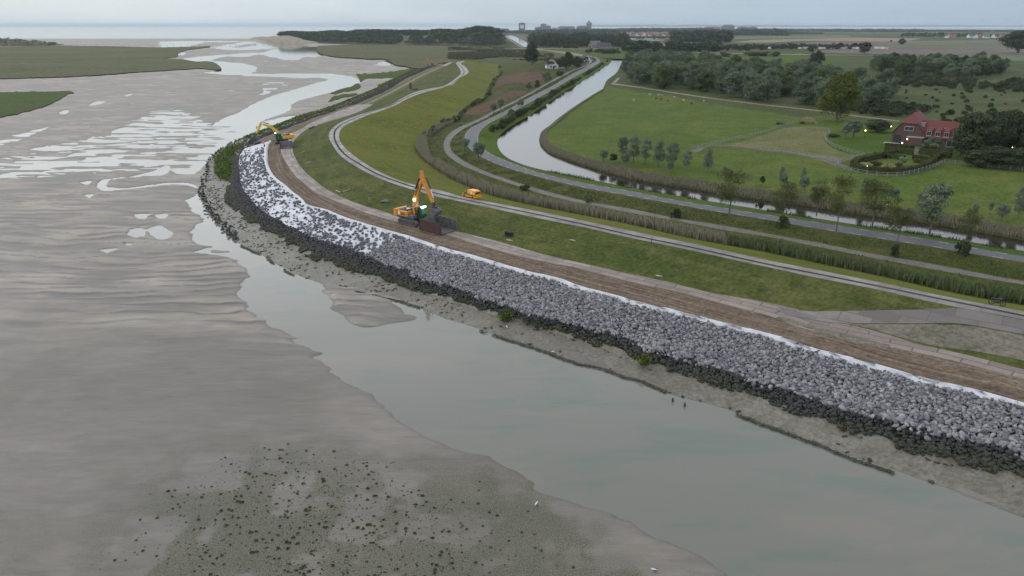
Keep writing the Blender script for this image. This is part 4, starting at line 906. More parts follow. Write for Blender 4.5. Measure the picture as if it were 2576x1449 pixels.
def excavator(loc, hu, ht, paint, boom, stick, tipz, label, s=1.0, lights=True, logo=None, cabside=1, bucket=True):
    e = empty('excavator', loc, 0, label, 'excavator'); e.scale = (s, s, s)
    Ru = Matrix.Rotation(hu, 4, 'Z'); Rt = Matrix.Rotation(ht, 4, 'Z')
    def pt(name, b, mat, Rr=Ru, parent=None, smooth=False):
        o = b.build(name, mat, parent or e, smooth)
        if parent is None: o.matrix_local = Rr
        return o
    for sd in (-1, 1):  # tracks
        L_, r, w_ = 2.55, .52, .6
        prof = [(-L_ + r * (1 - math.cos(a)), r + r * math.sin(a)) if 0 else (-L_ + r + r * math.cos(a), r + .04 + r * math.sin(a)) for a in np.linspace(math.pi * .5, math.pi * 1.5, 9)]
        prof += [(L_ - r + r * math.cos(a), r + .04 + r * math.sin(a)) for a in np.linspace(-math.pi * .5, math.pi * .5, 9)]
        b = MB(); b.prism(prof[::-1], sd * 1.45 - w_ / 2, sd * 1.45 + w_ / 2)
        for k in range(34):  # grousers along top and bottom
            x = -L_ + r + (k % 17) * (2 * L_ - 2 * r) / 16; z = .0 if k < 17 else 2 * r + .06
            b.box(x - .05, x + .05, sd * 1.45 - w_ / 2 - .01, sd * 1.45 + w_ / 2 + .01, z, z + .05)
        tr = pt('track', b, M['grime'], Rt)
        b = MB(); y = sd * (1.45 + w_ / 2)
        for k in range(7): b.tube([(-L_ + r + k * (2 * L_ - 2 * r) / 6, y - sd * .02, r * (.75 if 0 < k < 6 else 1.05)), (-L_ + r + k * (2 * L_ - 2 * r) / 6, y + sd * .05, r * (.75 if 0 < k < 6 else 1.05))], .2 if 0 < k < 6 else .36, 12)
        b.box(-1.6, 1.6, y - .02 * sd - (.05 if sd < 0 else 0), y + (.05 if sd > 0 else 0) + .02, .62, .86); b.build('track_roller', M['steel'], tr)
    b = MB(); b.box(-1.2, 1.2, -1.3, 1.3, .5, .95, bev=.1); b.tube([(0, 0, .9), (0, 0, 1.25)], .85, 20); pt('undercarriage', b, M['steel'], Rt)
    b = MB(); b.box(-3.1, 1.6, -1.45, 1.45, 1.22, 1.42); pt('deck', b, M['steel'])
    b = MB(); b.box(-3.0, -.1, -1.46, -.15, 1.42, 2.55, bev=.12); b.box(-3.0, -.2, .2, 1.46, 1.42, 2.45, bev=.1); pt('engine_housing', b, paint)
    b = MB(); prof = [(-3.9, 1.35), (-3.0, 1.3), (-3.0, 2.65), (-3.75, 2.65), (-4.0, 2.35)]; b.prism(prof, -1.5, 1.5); pt('counterweight', b, paint)
    b = MB(); b.box(-2.7, -.5, -1.25, 1.2, 2.5, 2.78, bev=.12); b.tube([(-2.2, .6, 2.7), (-2.2, .6, 3.15)], .09, 8); b.tube([(-1.4, -.7, 2.7), (-1.4, -.7, 2.95)], .16, 10); pt('engine_cover', b, M['steel'])
    b = MB(); b.box(-1.6, -.9, -.6, .2, 2.78, 2.82); pt('roof_hatch', b, M['white'])
    y0, y1 = (.42, 1.48) if cabside > 0 else (-1.48, -.42)
    b = MB(); prof = [(.1, 1.4), (1.9, 1.4), (2.1, 2.0), (1.75, 3.15), (.2, 3.2)]; b.prism(prof, y0 + .04, y1 - .04); cab = pt('cab', b, M['cabgreen'])
    b = MB(); b.box(.12, 1.86, y0, y1, 3.16, 3.3, bev=.05)
    for yy in (y0, y1 - .07):
        for q0, q1 in (((.12, 1.4), (.2, 3.2)), ((1.0, 1.4), (1.0, 3.2)), ((1.98, 1.95), (1.7, 3.18)), ((.1, 1.4), (1.9, 1.4)), ((1.85, 1.4), (2.06, 2.0)), ((.12, 1.95), (2.0, 1.95))):
            b.tube([(q0[0], yy + .035, q0[1]), (q1[0], yy + .035, q1[1])], .06, 6)
    b.build('cab_frame', M['cabframe'], cab)
    b = MB(); b.box(.25, .95, y1 - .01 if cabside > 0 else y0 - .03, y1 + .03 if cabside > 0 else y0 + .01, 2.0, 3.05); b.build('window', flat('cab_window', (.03, .045, .05), .08, spec=.9), cab)
    if lights:
        b = MB()
        for yy in (y0 + .15, (y0 + y1) / 2, y1 - .15): b.box(1.72, 1.98, yy - .13, yy + .13, 3.2, 3.42)
        b.build('work_light', M['worklight'], cab)
        q = MB(); k = boom[len(boom) // 2 - 0]; q.box(k[0] + .1, k[0] + .4, -.62, -.42, k[1] - .25, k[1] + .05); pt('work_light', q, M['worklight'])
        q = MB(); k0, k1 = stick[0], stick[-1]; kx, kz = k0[0] + (k1[0] - k0[0]) * .42, k0[1] + (k1[1] - k0[1]) * .42; q.box(kx - .55, kx - .3, -.2, .2, kz - .1, kz + .22); pt('work_light', q, M['worklight'])
    b = MB(); n = len(boom); hs = [.55] + [.9] * (n - 2) + [.5]; slabbar(b, boom, hs, .6); bo = pt('boom', b, paint)
    b = MB(); n = len(stick); slabbar(b, stick, [.4, .8] + [.55] * (n - 3) + [.38] if n > 3 else [.45, .9, .45], .5); st = pt('stick', b, paint)
    def cyl(p0, p1, y, r, par):
        p0, p1 = Vector((p0[0], y, p0[1])), Vector((p1[0], y, p1[1])); mid = p0.lerp(p1, .58)
        q = MB(); q.tube([p0, mid], r, 10); c_ = q.build('hydraulic_cylinder', M['steel'], par); q = MB(); q.tube([mid, p1], r * .55, 8); q.build('piston_rod', M['chrome'], c_)
    bm_ = boom[len(boom) // 2]
    for y in (-.5, .5): cyl((1.35, 1.6), (bm_[0] + .15, bm_[1] - .3), y, .15, bo)
    be = boom[-1]; pb = boom[-2] if len(boom) > 3 else bm_
    d = Vector((be[0] - pb[0], be[1] - pb[1])).normalized(); nr = Vector((-d.y, d.x)); off_ = nr * .75
    s0, s1 = stick[0], stick[-1]
    cyl((pb[0] * .6 + be[0] * .4 + off_.x, pb[1] * .6 + be[1] * .4 + off_.y), (s0[0] + (0), s0[1]), 0, .15, st)
    ds = Vector((s1[0] - s0[0], s1[1] - s0[1])).normalized(); ns = Vector((-ds.y, ds.x)); out = ns if ns.x > 0 else -ns
    cyl((s0[0] + ds.x * 1.6 + out.x * .6, s0[1] + ds.y * 1.6 + out.y * .6), (s1[0] - ds.x * .7 + out.x * .55, s1[1] - ds.y * .7 + out.y * .55), 0, .13, st)
    # hoses
    b = MB(); b.tube([(boom[0][0] - .25, .12, boom[0][1] + .6)] + [(q[0] + nr.x * .62, .12, q[1] + nr.y * .62) for q in boom[1:]], .05, 6); b.build('hose', M['black'], bo)
    if bucket:
        x, z = s1; b = MB()
        b.box(x - .15, x + .35, -.22, .22, z - .7, z + .1, bev=.04); b.box(x - .35, x + .75, -.35, .35, z - .95, z - .68, bev=.04); lk = pt('quick_coupler', b, M['steel'])
        w_ = .85; pr = [(x - .35, z - .95), (x + .85, z - .95), (x + 1.45, z - 1.35), (x + 1.35, z - 2.0), (x + .55, z - 2.45), (x - .45, z - 2.6), (x - .5, z - 2.5), (x + .2, z - 2.25), (x + .1, z - 1.6)]
        b = MB(); b.prism(pr[::-1], -w_, w_); bu = pt('bucket', b, M['greysteel'])
        b = MB()
        for k in range(5): yy = -w_ + .12 + k * (2 * w_ - .24) / 4; b.box(x - .7, x - .42, yy - .06, yy + .06, z - 2.63, z - 2.52)
        b.build('bucket_tooth', M['steel'], bu)
    else:
        x, z = s1; b = MB(); b.tube([(x, 0, z), (x - .1, 0, z - .7)], .16, 8); b.box(x - .9, x + .1, -.7, .7, z - 1.5, z - .6, bev=.12); pt('bucket', b, M['greysteel'])
    if logo:
        txt('lettering', logo, .55, M['black'], e, Ru @ Matrix.Translation(((boom[-2][0] + boom[-1][0]) / 2 - .12, -.335, (boom[-2][1] + boom[-1][1]) / 2 - .1)) @ Matrix.Rotation(-math.atan2(boom[-1][1] - boom[-2][1], boom[-1][0] - boom[-2][0]), 4, 'Y') @ Matrix.Rotation(R(90), 4, 'X'))
        b = MB(); b.tube([(-2.35, -1.485, 2.0), (-2.35, -1.46, 2.0)], .3, 20); pt('round_emblem', b, M['white'])
        b = MB(); b.box(-2.0, -.7, -1.475, -1.455, 1.72, 2.2); pt('side_panel', b, flat('brown_panel', (.16, .07, .03), .5, var=.4, vs_=6))
    b = MB()
    for yy in (-1.4,): b.tube([(.2, yy, 1.42), (.2, yy, 2.3), (1.5, yy, 2.3), (1.5, yy, 1.42)], .035, 6)
    pt('hand_rail', b, M['steel'])
    b = MB(); b.box(-.1, 1.5, -1.45, -.45, 1.42, 2.0, bev=.06); pt('tank', b, M['greysteel'])
    return e
def onroad(x, y, line):
    """position on the ground and the direction of a survey line there"""
    p = T(x, y); i = int(np.linalg.norm(line[:, :2] - np.array(p[:2]), axis=1).argmin()); i = max(2, min(len(line) - 3, i)); d = line[i - 2] - line[i + 2]
    return p, math.atan2(d[1], d[0])
p, hd = onroad(1041, 562, wE)
EX1 = excavator(p, hd, hd, M['orange'], [(.45, 2.0), (.55, 3.2), (.72, 4.9), (2.85, 8.8)], [(2.75, 10.5), (2.95, 8.9), (4.3, 6.8), (5.45, 4.9)], 0, 'large orange excavator with raised boom and lit work lights standing on the concrete track', logo='ROENERT')
p, h2 = onroad(709, 359.5, wE)
EX2 = excavator(p, R(207), h2, M['yellow'], [(.7, 2.2), (1.1, 3.8), (2.4, 5.0), (5.4, 6.3)], [(5.7, 6.95), (6.0, 6.1), (6.9, 4.4), (7.5, 3.5)], 0, 'yellow excavator with green cab at the dike bend above the white cloth', lights=False, bucket=False)
b = MB(); b.box(1.78, 1.95, 1.0, 1.2, 3.3, 3.5); o = b.build('work_light', M['worklight'], EX2); o.matrix_local = Matrix.Rotation(R(207), 4, 'Z')
p, h3 = onroad(1090, 167, wD)
EX3 = excavator(p, R(190), h3, M['orange'], [(.7, 2.2), (1.1, 4.0), (2.0, 5.6), (4.4, 6.4)], [(4.6, 6.9), (4.9, 6.2), (5.1, 4.0), (5.2, 2.8)], 0, 'distant small orange excavator working at the far end of the dike', lights=False, bucket=True)
# three-sided steel loading bins
def bin3(loc, hd, Ln, W, Hh, label):
    e = empty('loading_bin', loc, hd, label, 'steel bin')
    b = MB(); b.box(-Ln / 2, Ln / 2, -W / 2 - .08, -W / 2, 0, Hh); [b.box(x - .05, x + .05, -W / 2 - .16, -W / 2 - .08, 0, Hh) for x in (-Ln / 2 + .05, Ln / 2 - .05)]; b.box(-Ln / 2, Ln / 2, -W / 2 - .12, -W / 2 + .03, Hh, Hh + .1); b.build('side_plate', M['rust'], e)
    b = MB(); b.box(-Ln / 2, Ln / 2, W / 2, W / 2 + .08, 0, Hh); b.box(-Ln / 2, Ln / 2, W / 2 - .03, W / 2 + .12, Hh, Hh + .1); b.build('side_plate', M['greysteel'], e)
    b = MB(); b.add([(-Ln / 2, -W / 2, Hh), (-Ln / 2, W / 2, Hh), (-Ln / 2 + 1.4, W / 2, .1), (-Ln / 2 + 1.4, -W / 2, .1), (-Ln / 2, -W / 2, 0), (-Ln / 2, W / 2, 0)], [(0, 3, 2, 1), (0, 1, 5, 4), (0, 4, 3), (1, 2, 5)]); b.build('sloped_back', M['greysteel'], e)
    b = MB(); b.box(-Ln / 2 + 1.3, Ln / 2, -W / 2 + .01, W / 2 - .01, 0.02, .09); [b.box(Ln / 2 - .12, Ln / 2 + .02, -W / 2 + .01, W / 2 - .01, .09, .16)]; b.build('floor_plate', M['grime'], e)
    return e
p, hd = onroad(1103, 579, wE)
bin3(p + Vector((0, 0, .03)), hd, 5.8, 3.9, 1.95, 'three-sided rusty steel loading bin in front of the orange excavator')
p, hd = onroad(722, 371, wE)
bin3(p + Vector((0, 0, .03)), hd, 4.2, 3.5, 1.7, 'dark steel loading bin beside the yellow excavator at the bend')

# ------------------------------------------------------------ van on the crest road
def van():
    p, hd = onroad(1186, 497.5, wH); e = empty('van', p, hd + math.pi, 'small orange and green van driving on the crest road right of the excavator', 'van'); e.scale = (.96,) * 3
    og, gn, gl = flat('van_orange', (.72, .3, .02), .3), flat('van_green', (.02, .13, .05), .35), flat('van_glass', (.03, .06, .06), .06, spec=.9)
    prof = [(-2.1, .35), (2.1, .35), (2.2, .55), (2.15, .88), (1.95, 1.0), (1.25, 1.16), (.55, 1.76), (.1, 1.86), (-1.9, 1.86), (-2.1, 1.7), (-2.2, .95), (-2.2, .5)]
    b = MB(); n = len(prof); W = .88
    vs = []; 
    for y, k in ((-W, 0), (-W + .1, 1), (W - .1, 1), (W, 0)):
        for x, z in prof: vs.append((x * (1 if k else .985), y * (1 - .13 * max(0, (z - .95) / .95)), z if k else z * .985 + .01))
    fs = [tuple(range(n)), tuple(range(4 * n - 1, 3 * n - 1, -1))]
    for r in range(3):
        for i in range(n): fs.append((r * n + i, r * n + n + i, r * n + n + (i + 1) % n, r * n + (i + 1) % n))
    b.add(vs, fs); body = b.build('body', og, e, False)
    def sidey(z): return W * (1 - .13 * max(0, (z - .95) / .95))
    for sd in (-1, 1):
        b = MB(); y = lambda z, o: sd * (sidey(z) + o)
        q = [(-2.12, .68), (1.2, .72), (2.0, .8), (1.9, 1.0), (1.2, 1.05), (-2.12, .98)]
        b.add([(x, y(z, .006), z) for x, z in q], [tuple(range(6)) if sd < 0 else tuple(range(5, -1, -1))]); b.build('stripe', gn, body)
        b = MB(); q = [(.35, 1.08), (1.15, 1.1), (.62, 1.62), (.35, 1.66)]; b.add([(x, y(z, .008), z) for x, z in q], [(0, 1, 2, 3) if sd < 0 else (3, 2, 1, 0)]); b.build('side_window', gl, body)
        b = MB(); q = [(-1.15, 1.0), (-.75, 1.0), (-.8, 1.6), (-1.2, 1.6)]; b.add([(x, y(z, .01), z) for x, z in q], [(0, 1, 2, 3) if sd < 0 else (3, 2, 1, 0)]); b.build('side_panel', M['white'], body)
        for x in (-1.35, 1.35):
            b = MB(); b.tube([(x, sd * .68, .33), (x, sd * .9, .33)], .33, 18); wh = b.build('wheel', M['black'], e); b = MB(); b.tube([(x, sd * .9, .33), (x, sd * .92, .33)], .21, 14); b.build('rim', M['chrome'], wh)
        b = MB(); b.box(1.0, 1.15, sd * 1.0 - .1, sd * 1.0 + .1, 1.05, 1.22, bev=.03); b.build('wing_mirror', M['black'], e)
        b = MB(); b.box(-2.23, -2.16, sd * .8 - .06, sd * .8 + .06, .95, 1.5); b.build('tail_light', flat('tail_lamp', (.35, .02, .02), .3), e)
        b = MB(); b.box(2.02, 2.17, sd * .62 - .15, sd * .62 + .15, .68, .84, bev=.03); b.build('headlight', M['white'], e)
    b = MB(); b.add([(1.27, -.74, 1.17), (1.27, .74, 1.17), (.6, .68, 1.75), (.6, -.68, 1.75)], [(0, 1, 2, 3)]); b.build('windscreen', gl, body)
    b = MB(); b.box(-2.215, -2.19, -.62, .62, 1.15, 1.6); b.build('rear_window', gl, body)
    b = MB(); b.box(-2.28, -2.15, -.85, .85, .36, .58, bev=.04); b.build('bumper', og, body)
van()
# ------------------------------------------------------------ worker at the end of the cloth
def skinned(name, J, E_, parent, mat, rad):
    me = bpy.data.meshes.new(name); me.from_pydata(J, E_, []); me.update(); o = bpy.data.objects.new(name, me); COL.objects.link(o)
    md = o.modifiers.new('s', 'SKIN'); sv = me.skin_vertices[0].data
    for i, r in enumerate(rad): sv[i].radius = (r, r) if not isinstance(r, tuple) else r
    sv[0].use_root = True; o.modifiers.new('u', 'SUBSURF').levels = 2; o.modifiers['u'].render_levels = 2
    dg = bpy.context.evaluated_depsgraph_get(); m2 = bpy.data.meshes.new_from_object(o.evaluated_get(dg)); bpy.data.objects.remove(o); m2.materials.clear()
    for m_ in (mat if isinstance(mat, list) else [mat]): m2.materials.append(m_)
    q = bpy.data.objects.new(name, m2); COL.objects.link(q); q.parent = parent
    for pl in m2.polygons: pl.use_smooth = True
    return q
def person(loc, rz, label):
    e = empty('person', loc, rz, label, 'person'); jk, tr, sk = flat('red_jacket', (.75, .08, .05), .6), flat('grey_trousers', (.05, .055, .065), .8), flat('skin', (.45, .27, .2), .6)
    J = [(0, 0, .95), (0, .0, 1.12), (.08, 0, 1.38), (.16, 0, 1.5), (.2, 0, 1.58), (.23, 0, 1.68), (.08, .19, 1.42), (.2, .27, 1.15), (.42, .2, .98), (.5, .18, .95), (.08, -.19, 1.42), (.22, -.27, 1.16), (.44, -.18, 1.02), (.52, -.16, .99),
         (0, .1, .9), (.04, .12, .5), (-.02, .13, .1), (.12, .14, .04), (0, -.1, .9), (-.02, -.12, .5), (-.12, -.13, .1), (.02, -.14, .04)]
    E_ = [(0, 1), (1, 2), (2, 3), (3, 4), (4, 5), (2, 6), (6, 7), (7, 8), (8, 9), (2, 10), (10, 11), (11, 12), (12, 13), (0, 14), (14, 15), (15, 16), (16, 17), (0, 18), (18, 19), (19, 20), (20, 21)]
    rad = [.15, .15, .17, .07, .08, .1, .075, .06, .045, .04, .075, .06, .045, .04, .1, .075, .05, .04, .1, .075, .05, .04]
    b = skinned('body', J, E_, e, [tr, jk, sk], rad)
    for pl in b.data.polygons: z = pl.center.z; x = pl.center.x; pl.material_index = 2 if (z > 1.56 or (x > .45)) else (1 if z > .93 else 0)
    q = MB(); q.tube([(.22, 0, 1.66), (.23, 0, 1.74), (.235, 0, 1.8)], [.125, .12, .05], 14); q.build('helmet', M['white'], e, True)
    q = MB(); q.box(-.03, .2, -.18, .18, 1.2, 1.26); q.build('reflective_band', M['white'], e)
person(T(665.5, 369.5), R(200), 'worker in red jacket and white helmet on the white cloth near the yellow excavator')
# ------------------------------------------------------------ site bits
def pole(name, a, b_, r, mat, label, cat, zo=.1):
    p, q = T(*a), T(*b_); m_ = MB(); m_.tube([p + Vector((0, 0, zo)), p.lerp(q, .5) + Vector((0, 0, zo)), q + Vector((0, 0, zo))], r, 8)
    tag(m_.build(name, mat), label, cat)
M['plastic'] = flat('black_plastic', (.02, .022, .028), .5); M['wood'] = flat('weathered_wood', (.3, .27, .22), .8, var=.3); M['darkwood'] = flat('dark_wood', (.035, .03, .028), .85)
pole('beam', (640, 359.5), (689, 354.5), .12, M['darkwood'], 'long thin dark beam lying across the dirt left of the yellow excavator', 'beam')
pole('cloth_roll', (641, 364), (654, 361), .45, M['plastic'], 'dark roll of fabric lying at the end of the white cloth', 'fabric roll', .4)
pole('pipe', (779, 325), (789, 320), .35, M['plastic'], 'short dark pipe bundle beside the berm road behind the bin', 'pipe', .3)
b = MB(); p, hd = onroad(1279, 594, wE); e = empty('spare_bucket', p, hd, 'dark steel digging bucket lying alone in the grass slope', 'digging bucket')
b.prism([(-.55, 0), (.45, 0), (.75, .5), (.45, 1.0), (-.3, 1.05), (-.2, .9), (.3, .8), (.5, .5), (.3, .18), (-.55, .12)], -1.0, 1.0); e.scale = (.75,) * 3; o = b.build('bucket_shell', M['steel'], e); o.rotation_euler = (0, 0, R(90))
b = MB(); [b.box(-.85 + k * .55, -.75 + k * .55, -.35, .55, .1, 1.12) for k in range(4)]; b.build('rib', M['steel'], e)
b = MB(); b.box(-.9, .9, -.5, .5, 0, .25, bev=.08); b.box(-.3, .8, -.4, .4, .25, .42, bev=.08); o = b.build('mat_pile', M['greysteel']); o.location = T(969, 508); o.rotation_euler = (0, 0, R(-20)); tag(o, 'low grey pile of mats in the grass left of the orange excavator', 'mat pile')
sticks = [((933,477),(934,470)), ]
for i, (a_, b2, lb) in enumerate([((759,366),(766,363),'pale plank on the grass slope nearest the bin at the bend'), ((757,385),(766,381),'pair of pale planks on the grass slope below the first plank'), ((768,412),(781,408),'pale plank lying in the grass above the berm road bend'), ((862,483),(880,477),'pale stick lying in the grass over the middle of the berm road'), ((845,480),(856,484),'bleached board in the grass beside the long stick'), ((1433,604),(1448,607),'pale board on the grass slope right of the digging bucket'), ((1274,604),(1290,607),'pale flattened board in grass just below the digging bucket'), ((1650,694),(1666,697),'pale board at the lower edge of the grass slope, right half')]):
    pole('plank', a_, b2, .12, M['wood'], lb, 'plank', .08)
for i, (x, y, lb) in enumerate([(851, 470, 'thin pale survey stake in the grass over the berm road'), (929, 510, 'thin survey stake left of the grey mat pile'), (889, 424, 'short dark stake by the inner bend of the crest road'), (1639, 614, 'small dark marker post at the crest road edge')]):
    b = MB(); b.tube([(0, 0, -.2), (0, .02, .6), (0, .05, 1.2)], .05, 6); o = b.build('stake', M['wood'] if i < 2 else M['darkwood']); o.location = T(x, y); tag(o, lb, 'stake')
for (x, y, h_, mt, lb) in [(1030.5, 224.5, 3.2, M['greysteel'], 'tall light grey post standing in grass at the far dike'), (1034, 223, 3.4, M['darkwood'], 'tall dark post right behind the light grey one')]:
    b = MB(); b.box(-.35, .35, -.35, .35, 0, h_, bev=.06); b.box(-.42, .42, -.42, .42, h_ - .2, h_); o = b.build('post', mt); o.location = T(x, y); tag(o, lb, 'post')
pole('log', (1038, 225.5), (1049, 226.5), .5, M['darkwood'], 'dark log lying beside the two tall posts', 'log', .4)
# motorbike-like vehicle on the right
e = empty('motorbike', T(2507, 768), R(-35), 'small dark motorbike parked on the grass beside the crest road, right edge', 'motorbike')
for x in (-.62, .62):
    b = MB(); n = 20; ring = []
    for k in range(n + 1): a = 2 * math.pi * k / n; ring.append((x + .3 * math.cos(a), 0, .34 + .3 * math.sin(a)))
    b.tube(ring, .06, 6); b.tube([(x, -.05, .34), (x, .05, .34)], .08, 8); b.build('wheel', M['black'], e)
b = MB(); b.tube([(-.62, 0, .34), (-.2, 0, .5), (.3, 0, .75), (.62, 0, .34)], .07, 8); b.box(-.25, .25, -.14, .14, .3, .62, bev=.05); b.build('frame', M['steel'], e)
b = MB(); b.box(-.75, .05, -.14, .14, .78, .9, bev=.04); b.build('seat', M['black'], e); b = MB(); b.box(.02, .45, -.16, .16, .75, 1.0, bev=.07); b.build('tank', M['plastic'], e)
b = MB(); b.tube([(.45, -.35, 1.1), (.5, 0, 1.05), (.45, .35, 1.1)], .03, 6); b.tube([(.5, 0, 1.05), (.62, 0, .34)], .04, 6); b.build('handlebar', M['black'], e)
# gulls and sticks on the water side
def gull(x, y, rz, lb):
    J = [(0, 0, .16), (.12, 0, .19), (.2, 0, .26), (.26, 0, .27), (-.16, 0, .15), (-.28, 0, .14)]; e = empty('gull', T(x, y), rz, lb, 'gull')
    skinned('body', J, [(0, 1), (1, 2), (2, 3), (0, 4), (4, 5)], e, M['white'], [.09, .07, .05, .02, .05, .02])
    b = MB(); b.box(-.25, .1, -.1, -.07, .14, .2); b.box(-.25, .1, .07, .1, .14, .2); b.build('wing', M['greysteel'], e)
    b = MB(); b.tube([(0, .03, .1), (0, .03, -.02)], .012, 5); b.tube([(0, -.03, .1), (0, -.03, -.02)], .012, 5); b.build('leg', M['wood'], e)
for q in [(1390, 888, .4, 'white gull at the drift line of the foreshore'), (1275, 825, 2., 'white gull on the foreshore just below the round green bush'), (1349, 1271, 1., 'lone white gull on wet mud near the bottom centre'), (1645, 1437, 3., 'white gull at the very bottom of the picture')]: gull(*q)
pole('stick', (1349, 1114), (1362, 1123), .04, M['wood'], 'thin white stick lying in the shallow water, lower middle', 'stick', .05)
for x, y, lb in [(1692, 1010, 'left one of two small dark stubs standing in the shallows'), (1722, 1022, 'right one of two small dark stubs standing in the shallows')]:
    b = MB(); b.tube([(0, 0, -.3), (.02, 0, .2), (0, .03, .45)], [.14, .12, .08], 7); o = b.build('wooden_stub', M['darkwood']); o.location = P(x, y, 0); tag(o, lb, 'post stub')

# ------------------------------------------------------------ trees near the canal and roads
pop = [treeproto('tree', 10, 6.2, 6500, .25, M['leaf_blue'], 11 + i, 30, .22, 'column') for i in range(2)]
rnd_ = [treeproto('pollard_willow', 4.6, 4.2, 4200, .19, M['leaf_blue'], 31 + i, 22, .35, 'round', .05) for i in range(2)]
aut = [treeproto('tree', 12, 8.5, 4200, .23, M['leaf_autumn'], 51 + i, 26, .3, 'spread', .018, 6) for i in range(3)]
bsh = [treeproto('shrub', 3.2, 4.0, 2200, .22, M['leaf_silver'], 71 + i, 12, .02, 'round', .03) for i in range(2)]
drk = [treeproto('tree', 12, 10, 9000, .36, M['leaf_dark'], 81 + i, 34, .12, 'round', .03) for i in range(3)]
yel = treeproto('tree', 17, 16, 15000, .42, M['leaf_yellow'], 91, 48, .06, 'round', .03)
sil = [treeproto('tree', 14, 13, 8000, .46, M['leaf_silver'], 101 + i, 34, .0, 'round', .02) for i in range(4)]
mix_ = [treeproto('tree', 13, 13, 7000, .48, M['leaf_olive'], 121 + i, 32, .0, 'round', .02) for i in range(3)]
lowb = [treeproto('shrub', 2.4, 5.5, 1500, .32, M['leaf_dark'], 141 + i, 12, .0, 'round', .03) for i in range(3)]
lowr_ = [treeproto('shrub', 2.2, 4.5, 1300, .3, M['leaf_brown'], 161 + i, 12, .0, 'round', .03) for i in range(2)]
def tree_at(prs, x, yb, yt, wpx, label, cat='tree', group=None, H0=None, k=[0]):
    pr = prs[k[0] % len(prs)] if isinstance(prs, list) else prs; k[0] += 1
    p = T(x, yb); 
    if p.y > 5000 or p.z > 12: p = V(x, yb, 2)
    m_ = F / math.hypot(p.y, CAMZ - p.z); Hm = (yb - yt) / m_ / .97; Wm = wpx / m_
    return put(pr, p, (Wm / PW[pr.name], Wm / PW[pr.name], Hm / PH[pr.name]), random.uniform(0, 6.28), label, cat, group)
PH, PW = {}, {}
for l, h_, w_ in ((pop, 10, 6.2), (rnd_, 4.6, 4.2), (aut, 12, 8.5), (bsh, 3.2, 4.), (drk, 12, 10), ([yel], 17, 16), (sil, 14, 13), (mix_, 13, 13), (lowb, 2.4, 5.5), (lowr_, 2.2, 4.5)):
    for q in l: PH[q.name] = h_; PW[q.name] = w_
for t_ in [(rnd_, 1517, 407, 379, 24, 'small round willow at the left end of the canal row'), (rnd_, 1542, 413, 389, 24, 'second small round willow from the left in the canal row'), (rnd_, 1572, 418, 389, 25, 'small round willow standing in front of the tall silvery trees'),
           (pop, 1565, 402, 346, 30, 'tall silvery tree, leftmost of the tall canal row'), (pop, 1593, 410, 346, 34, 'tall silvery tree, second of the tall canal row'), (pop, 1623, 415, 351, 34, 'tall silvery tree, third of the tall canal row'), (pop, 1656, 421, 358, 34, 'tall silvery tree, fourth of the tall canal row'), (pop, 1690, 425, 361, 36, 'tall silvery tree, fifth and broadest of the tall canal row'),
           (rnd_, 1686, 436, 409, 16, 'little dark willow under the fifth tall silvery tree'), (pop, 1727, 431, 380, 26, 'slim silvery tree standing apart right of the tall canal row'), (pop, 1779, 435, 378, 28, 'solitary silvery tree, rightmost of the row by the meadow'),
           (rnd_, 1822, 452, 421, 20, 'small dark round tree left of the big airy roadside tree'), (rnd_, 1916, 468, 445, 14, 'very small round tree in the meadow behind the canal'),
           (rnd_, 1969, 474, 438, 24, 'blue-green round willow behind the first canal bend reeds'), (pop, 1964, 466, 422, 16, 'slim brownish tree directly behind the blue-green willow'), (rnd_, 2022, 486, 446, 26, 'blue-green round willow on a thin trunk, centre of the meadow edge'), (pop, 2016, 478, 424, 18, 'thin brownish tree behind the willow on a thin trunk'),
           (rnd_, 2192, 503, 473, 24, 'pale round willow below the garden fence'), (pop, 2172, 496, 450, 24, 'grey-brown slim tree below the garden fence'), (rnd_, 2249, 510, 476, 26, 'blue-green round willow right of the pale one'), (rnd_, 2319, 515, 486, 25, 'dark blue-green round willow in front of the right meadow'),
           (rnd_, 2447, 547, 513, 20, 'round willow alone in the right meadow'), (rnd_, 2519, 558, 516, 32, 'larger round willow near the right edge'), (rnd_, 2489, 540, 508, 14, 'tiny brown tree between two round willows at right'), (pop, 2560, 552, 474, 36, 'tall grey tree at the right edge'),
           (rnd_, 1170, 379, 350, 24, 'left one of the two bushes beside the road bend'), (rnd_, 1203, 405, 362, 34, 'right, larger bush beside the road bend'), (rnd_, 1242, 286, 263, 18, 'left grey-green bush of the pair by the cycle path'), (rnd_, 1260, 277, 251, 19, 'right grey-green bush of the pair by the cycle path')]:
    tree_at(*t_, cat='bush' if 'bush' in t_[5] else 'tree')
for i, t_ in enumerate([(aut, 1834, 542, 437, 88, 'big airy roadside tree with forked thin trunk, leftmost along the asphalt road'), (aut, 1966, 565, 466, 72, 'roadside tree with a dark bushy foot standing on the verge'), (aut, 2054, 542, 453, 52, 'leaning tree between asphalt road and canal'), (aut, 2103, 584, 452, 66, 'brown airy tree with bare lower trunk on the road verge'),
           (aut, 2194, 570, 458, 80, 'wide airy tree between road and canal in front of the garden'), (aut, 2255, 618, 500, 60, 'brownish tree on the verge below the canal reflections'), (pop, 2338, 588, 462, 76, 'tall grey-green tree between road and canal on the right'), (aut, 2426, 622, 532, 50, 'dark scrubby tree on the verge near the right edge')]): tree_at(*t_)
tree_at(lowb, 1968, 573, 548, 36, 'dark bush at the foot of a roadside tree', 'bush'); tree_at(lowb, 2420, 640, 608, 40, 'dark bush on the verge near the right edge', 'bush'); tree_at(lowb, 2252, 645, 618, 26, 'small dark bush beside the cycle path, right', 'bush')
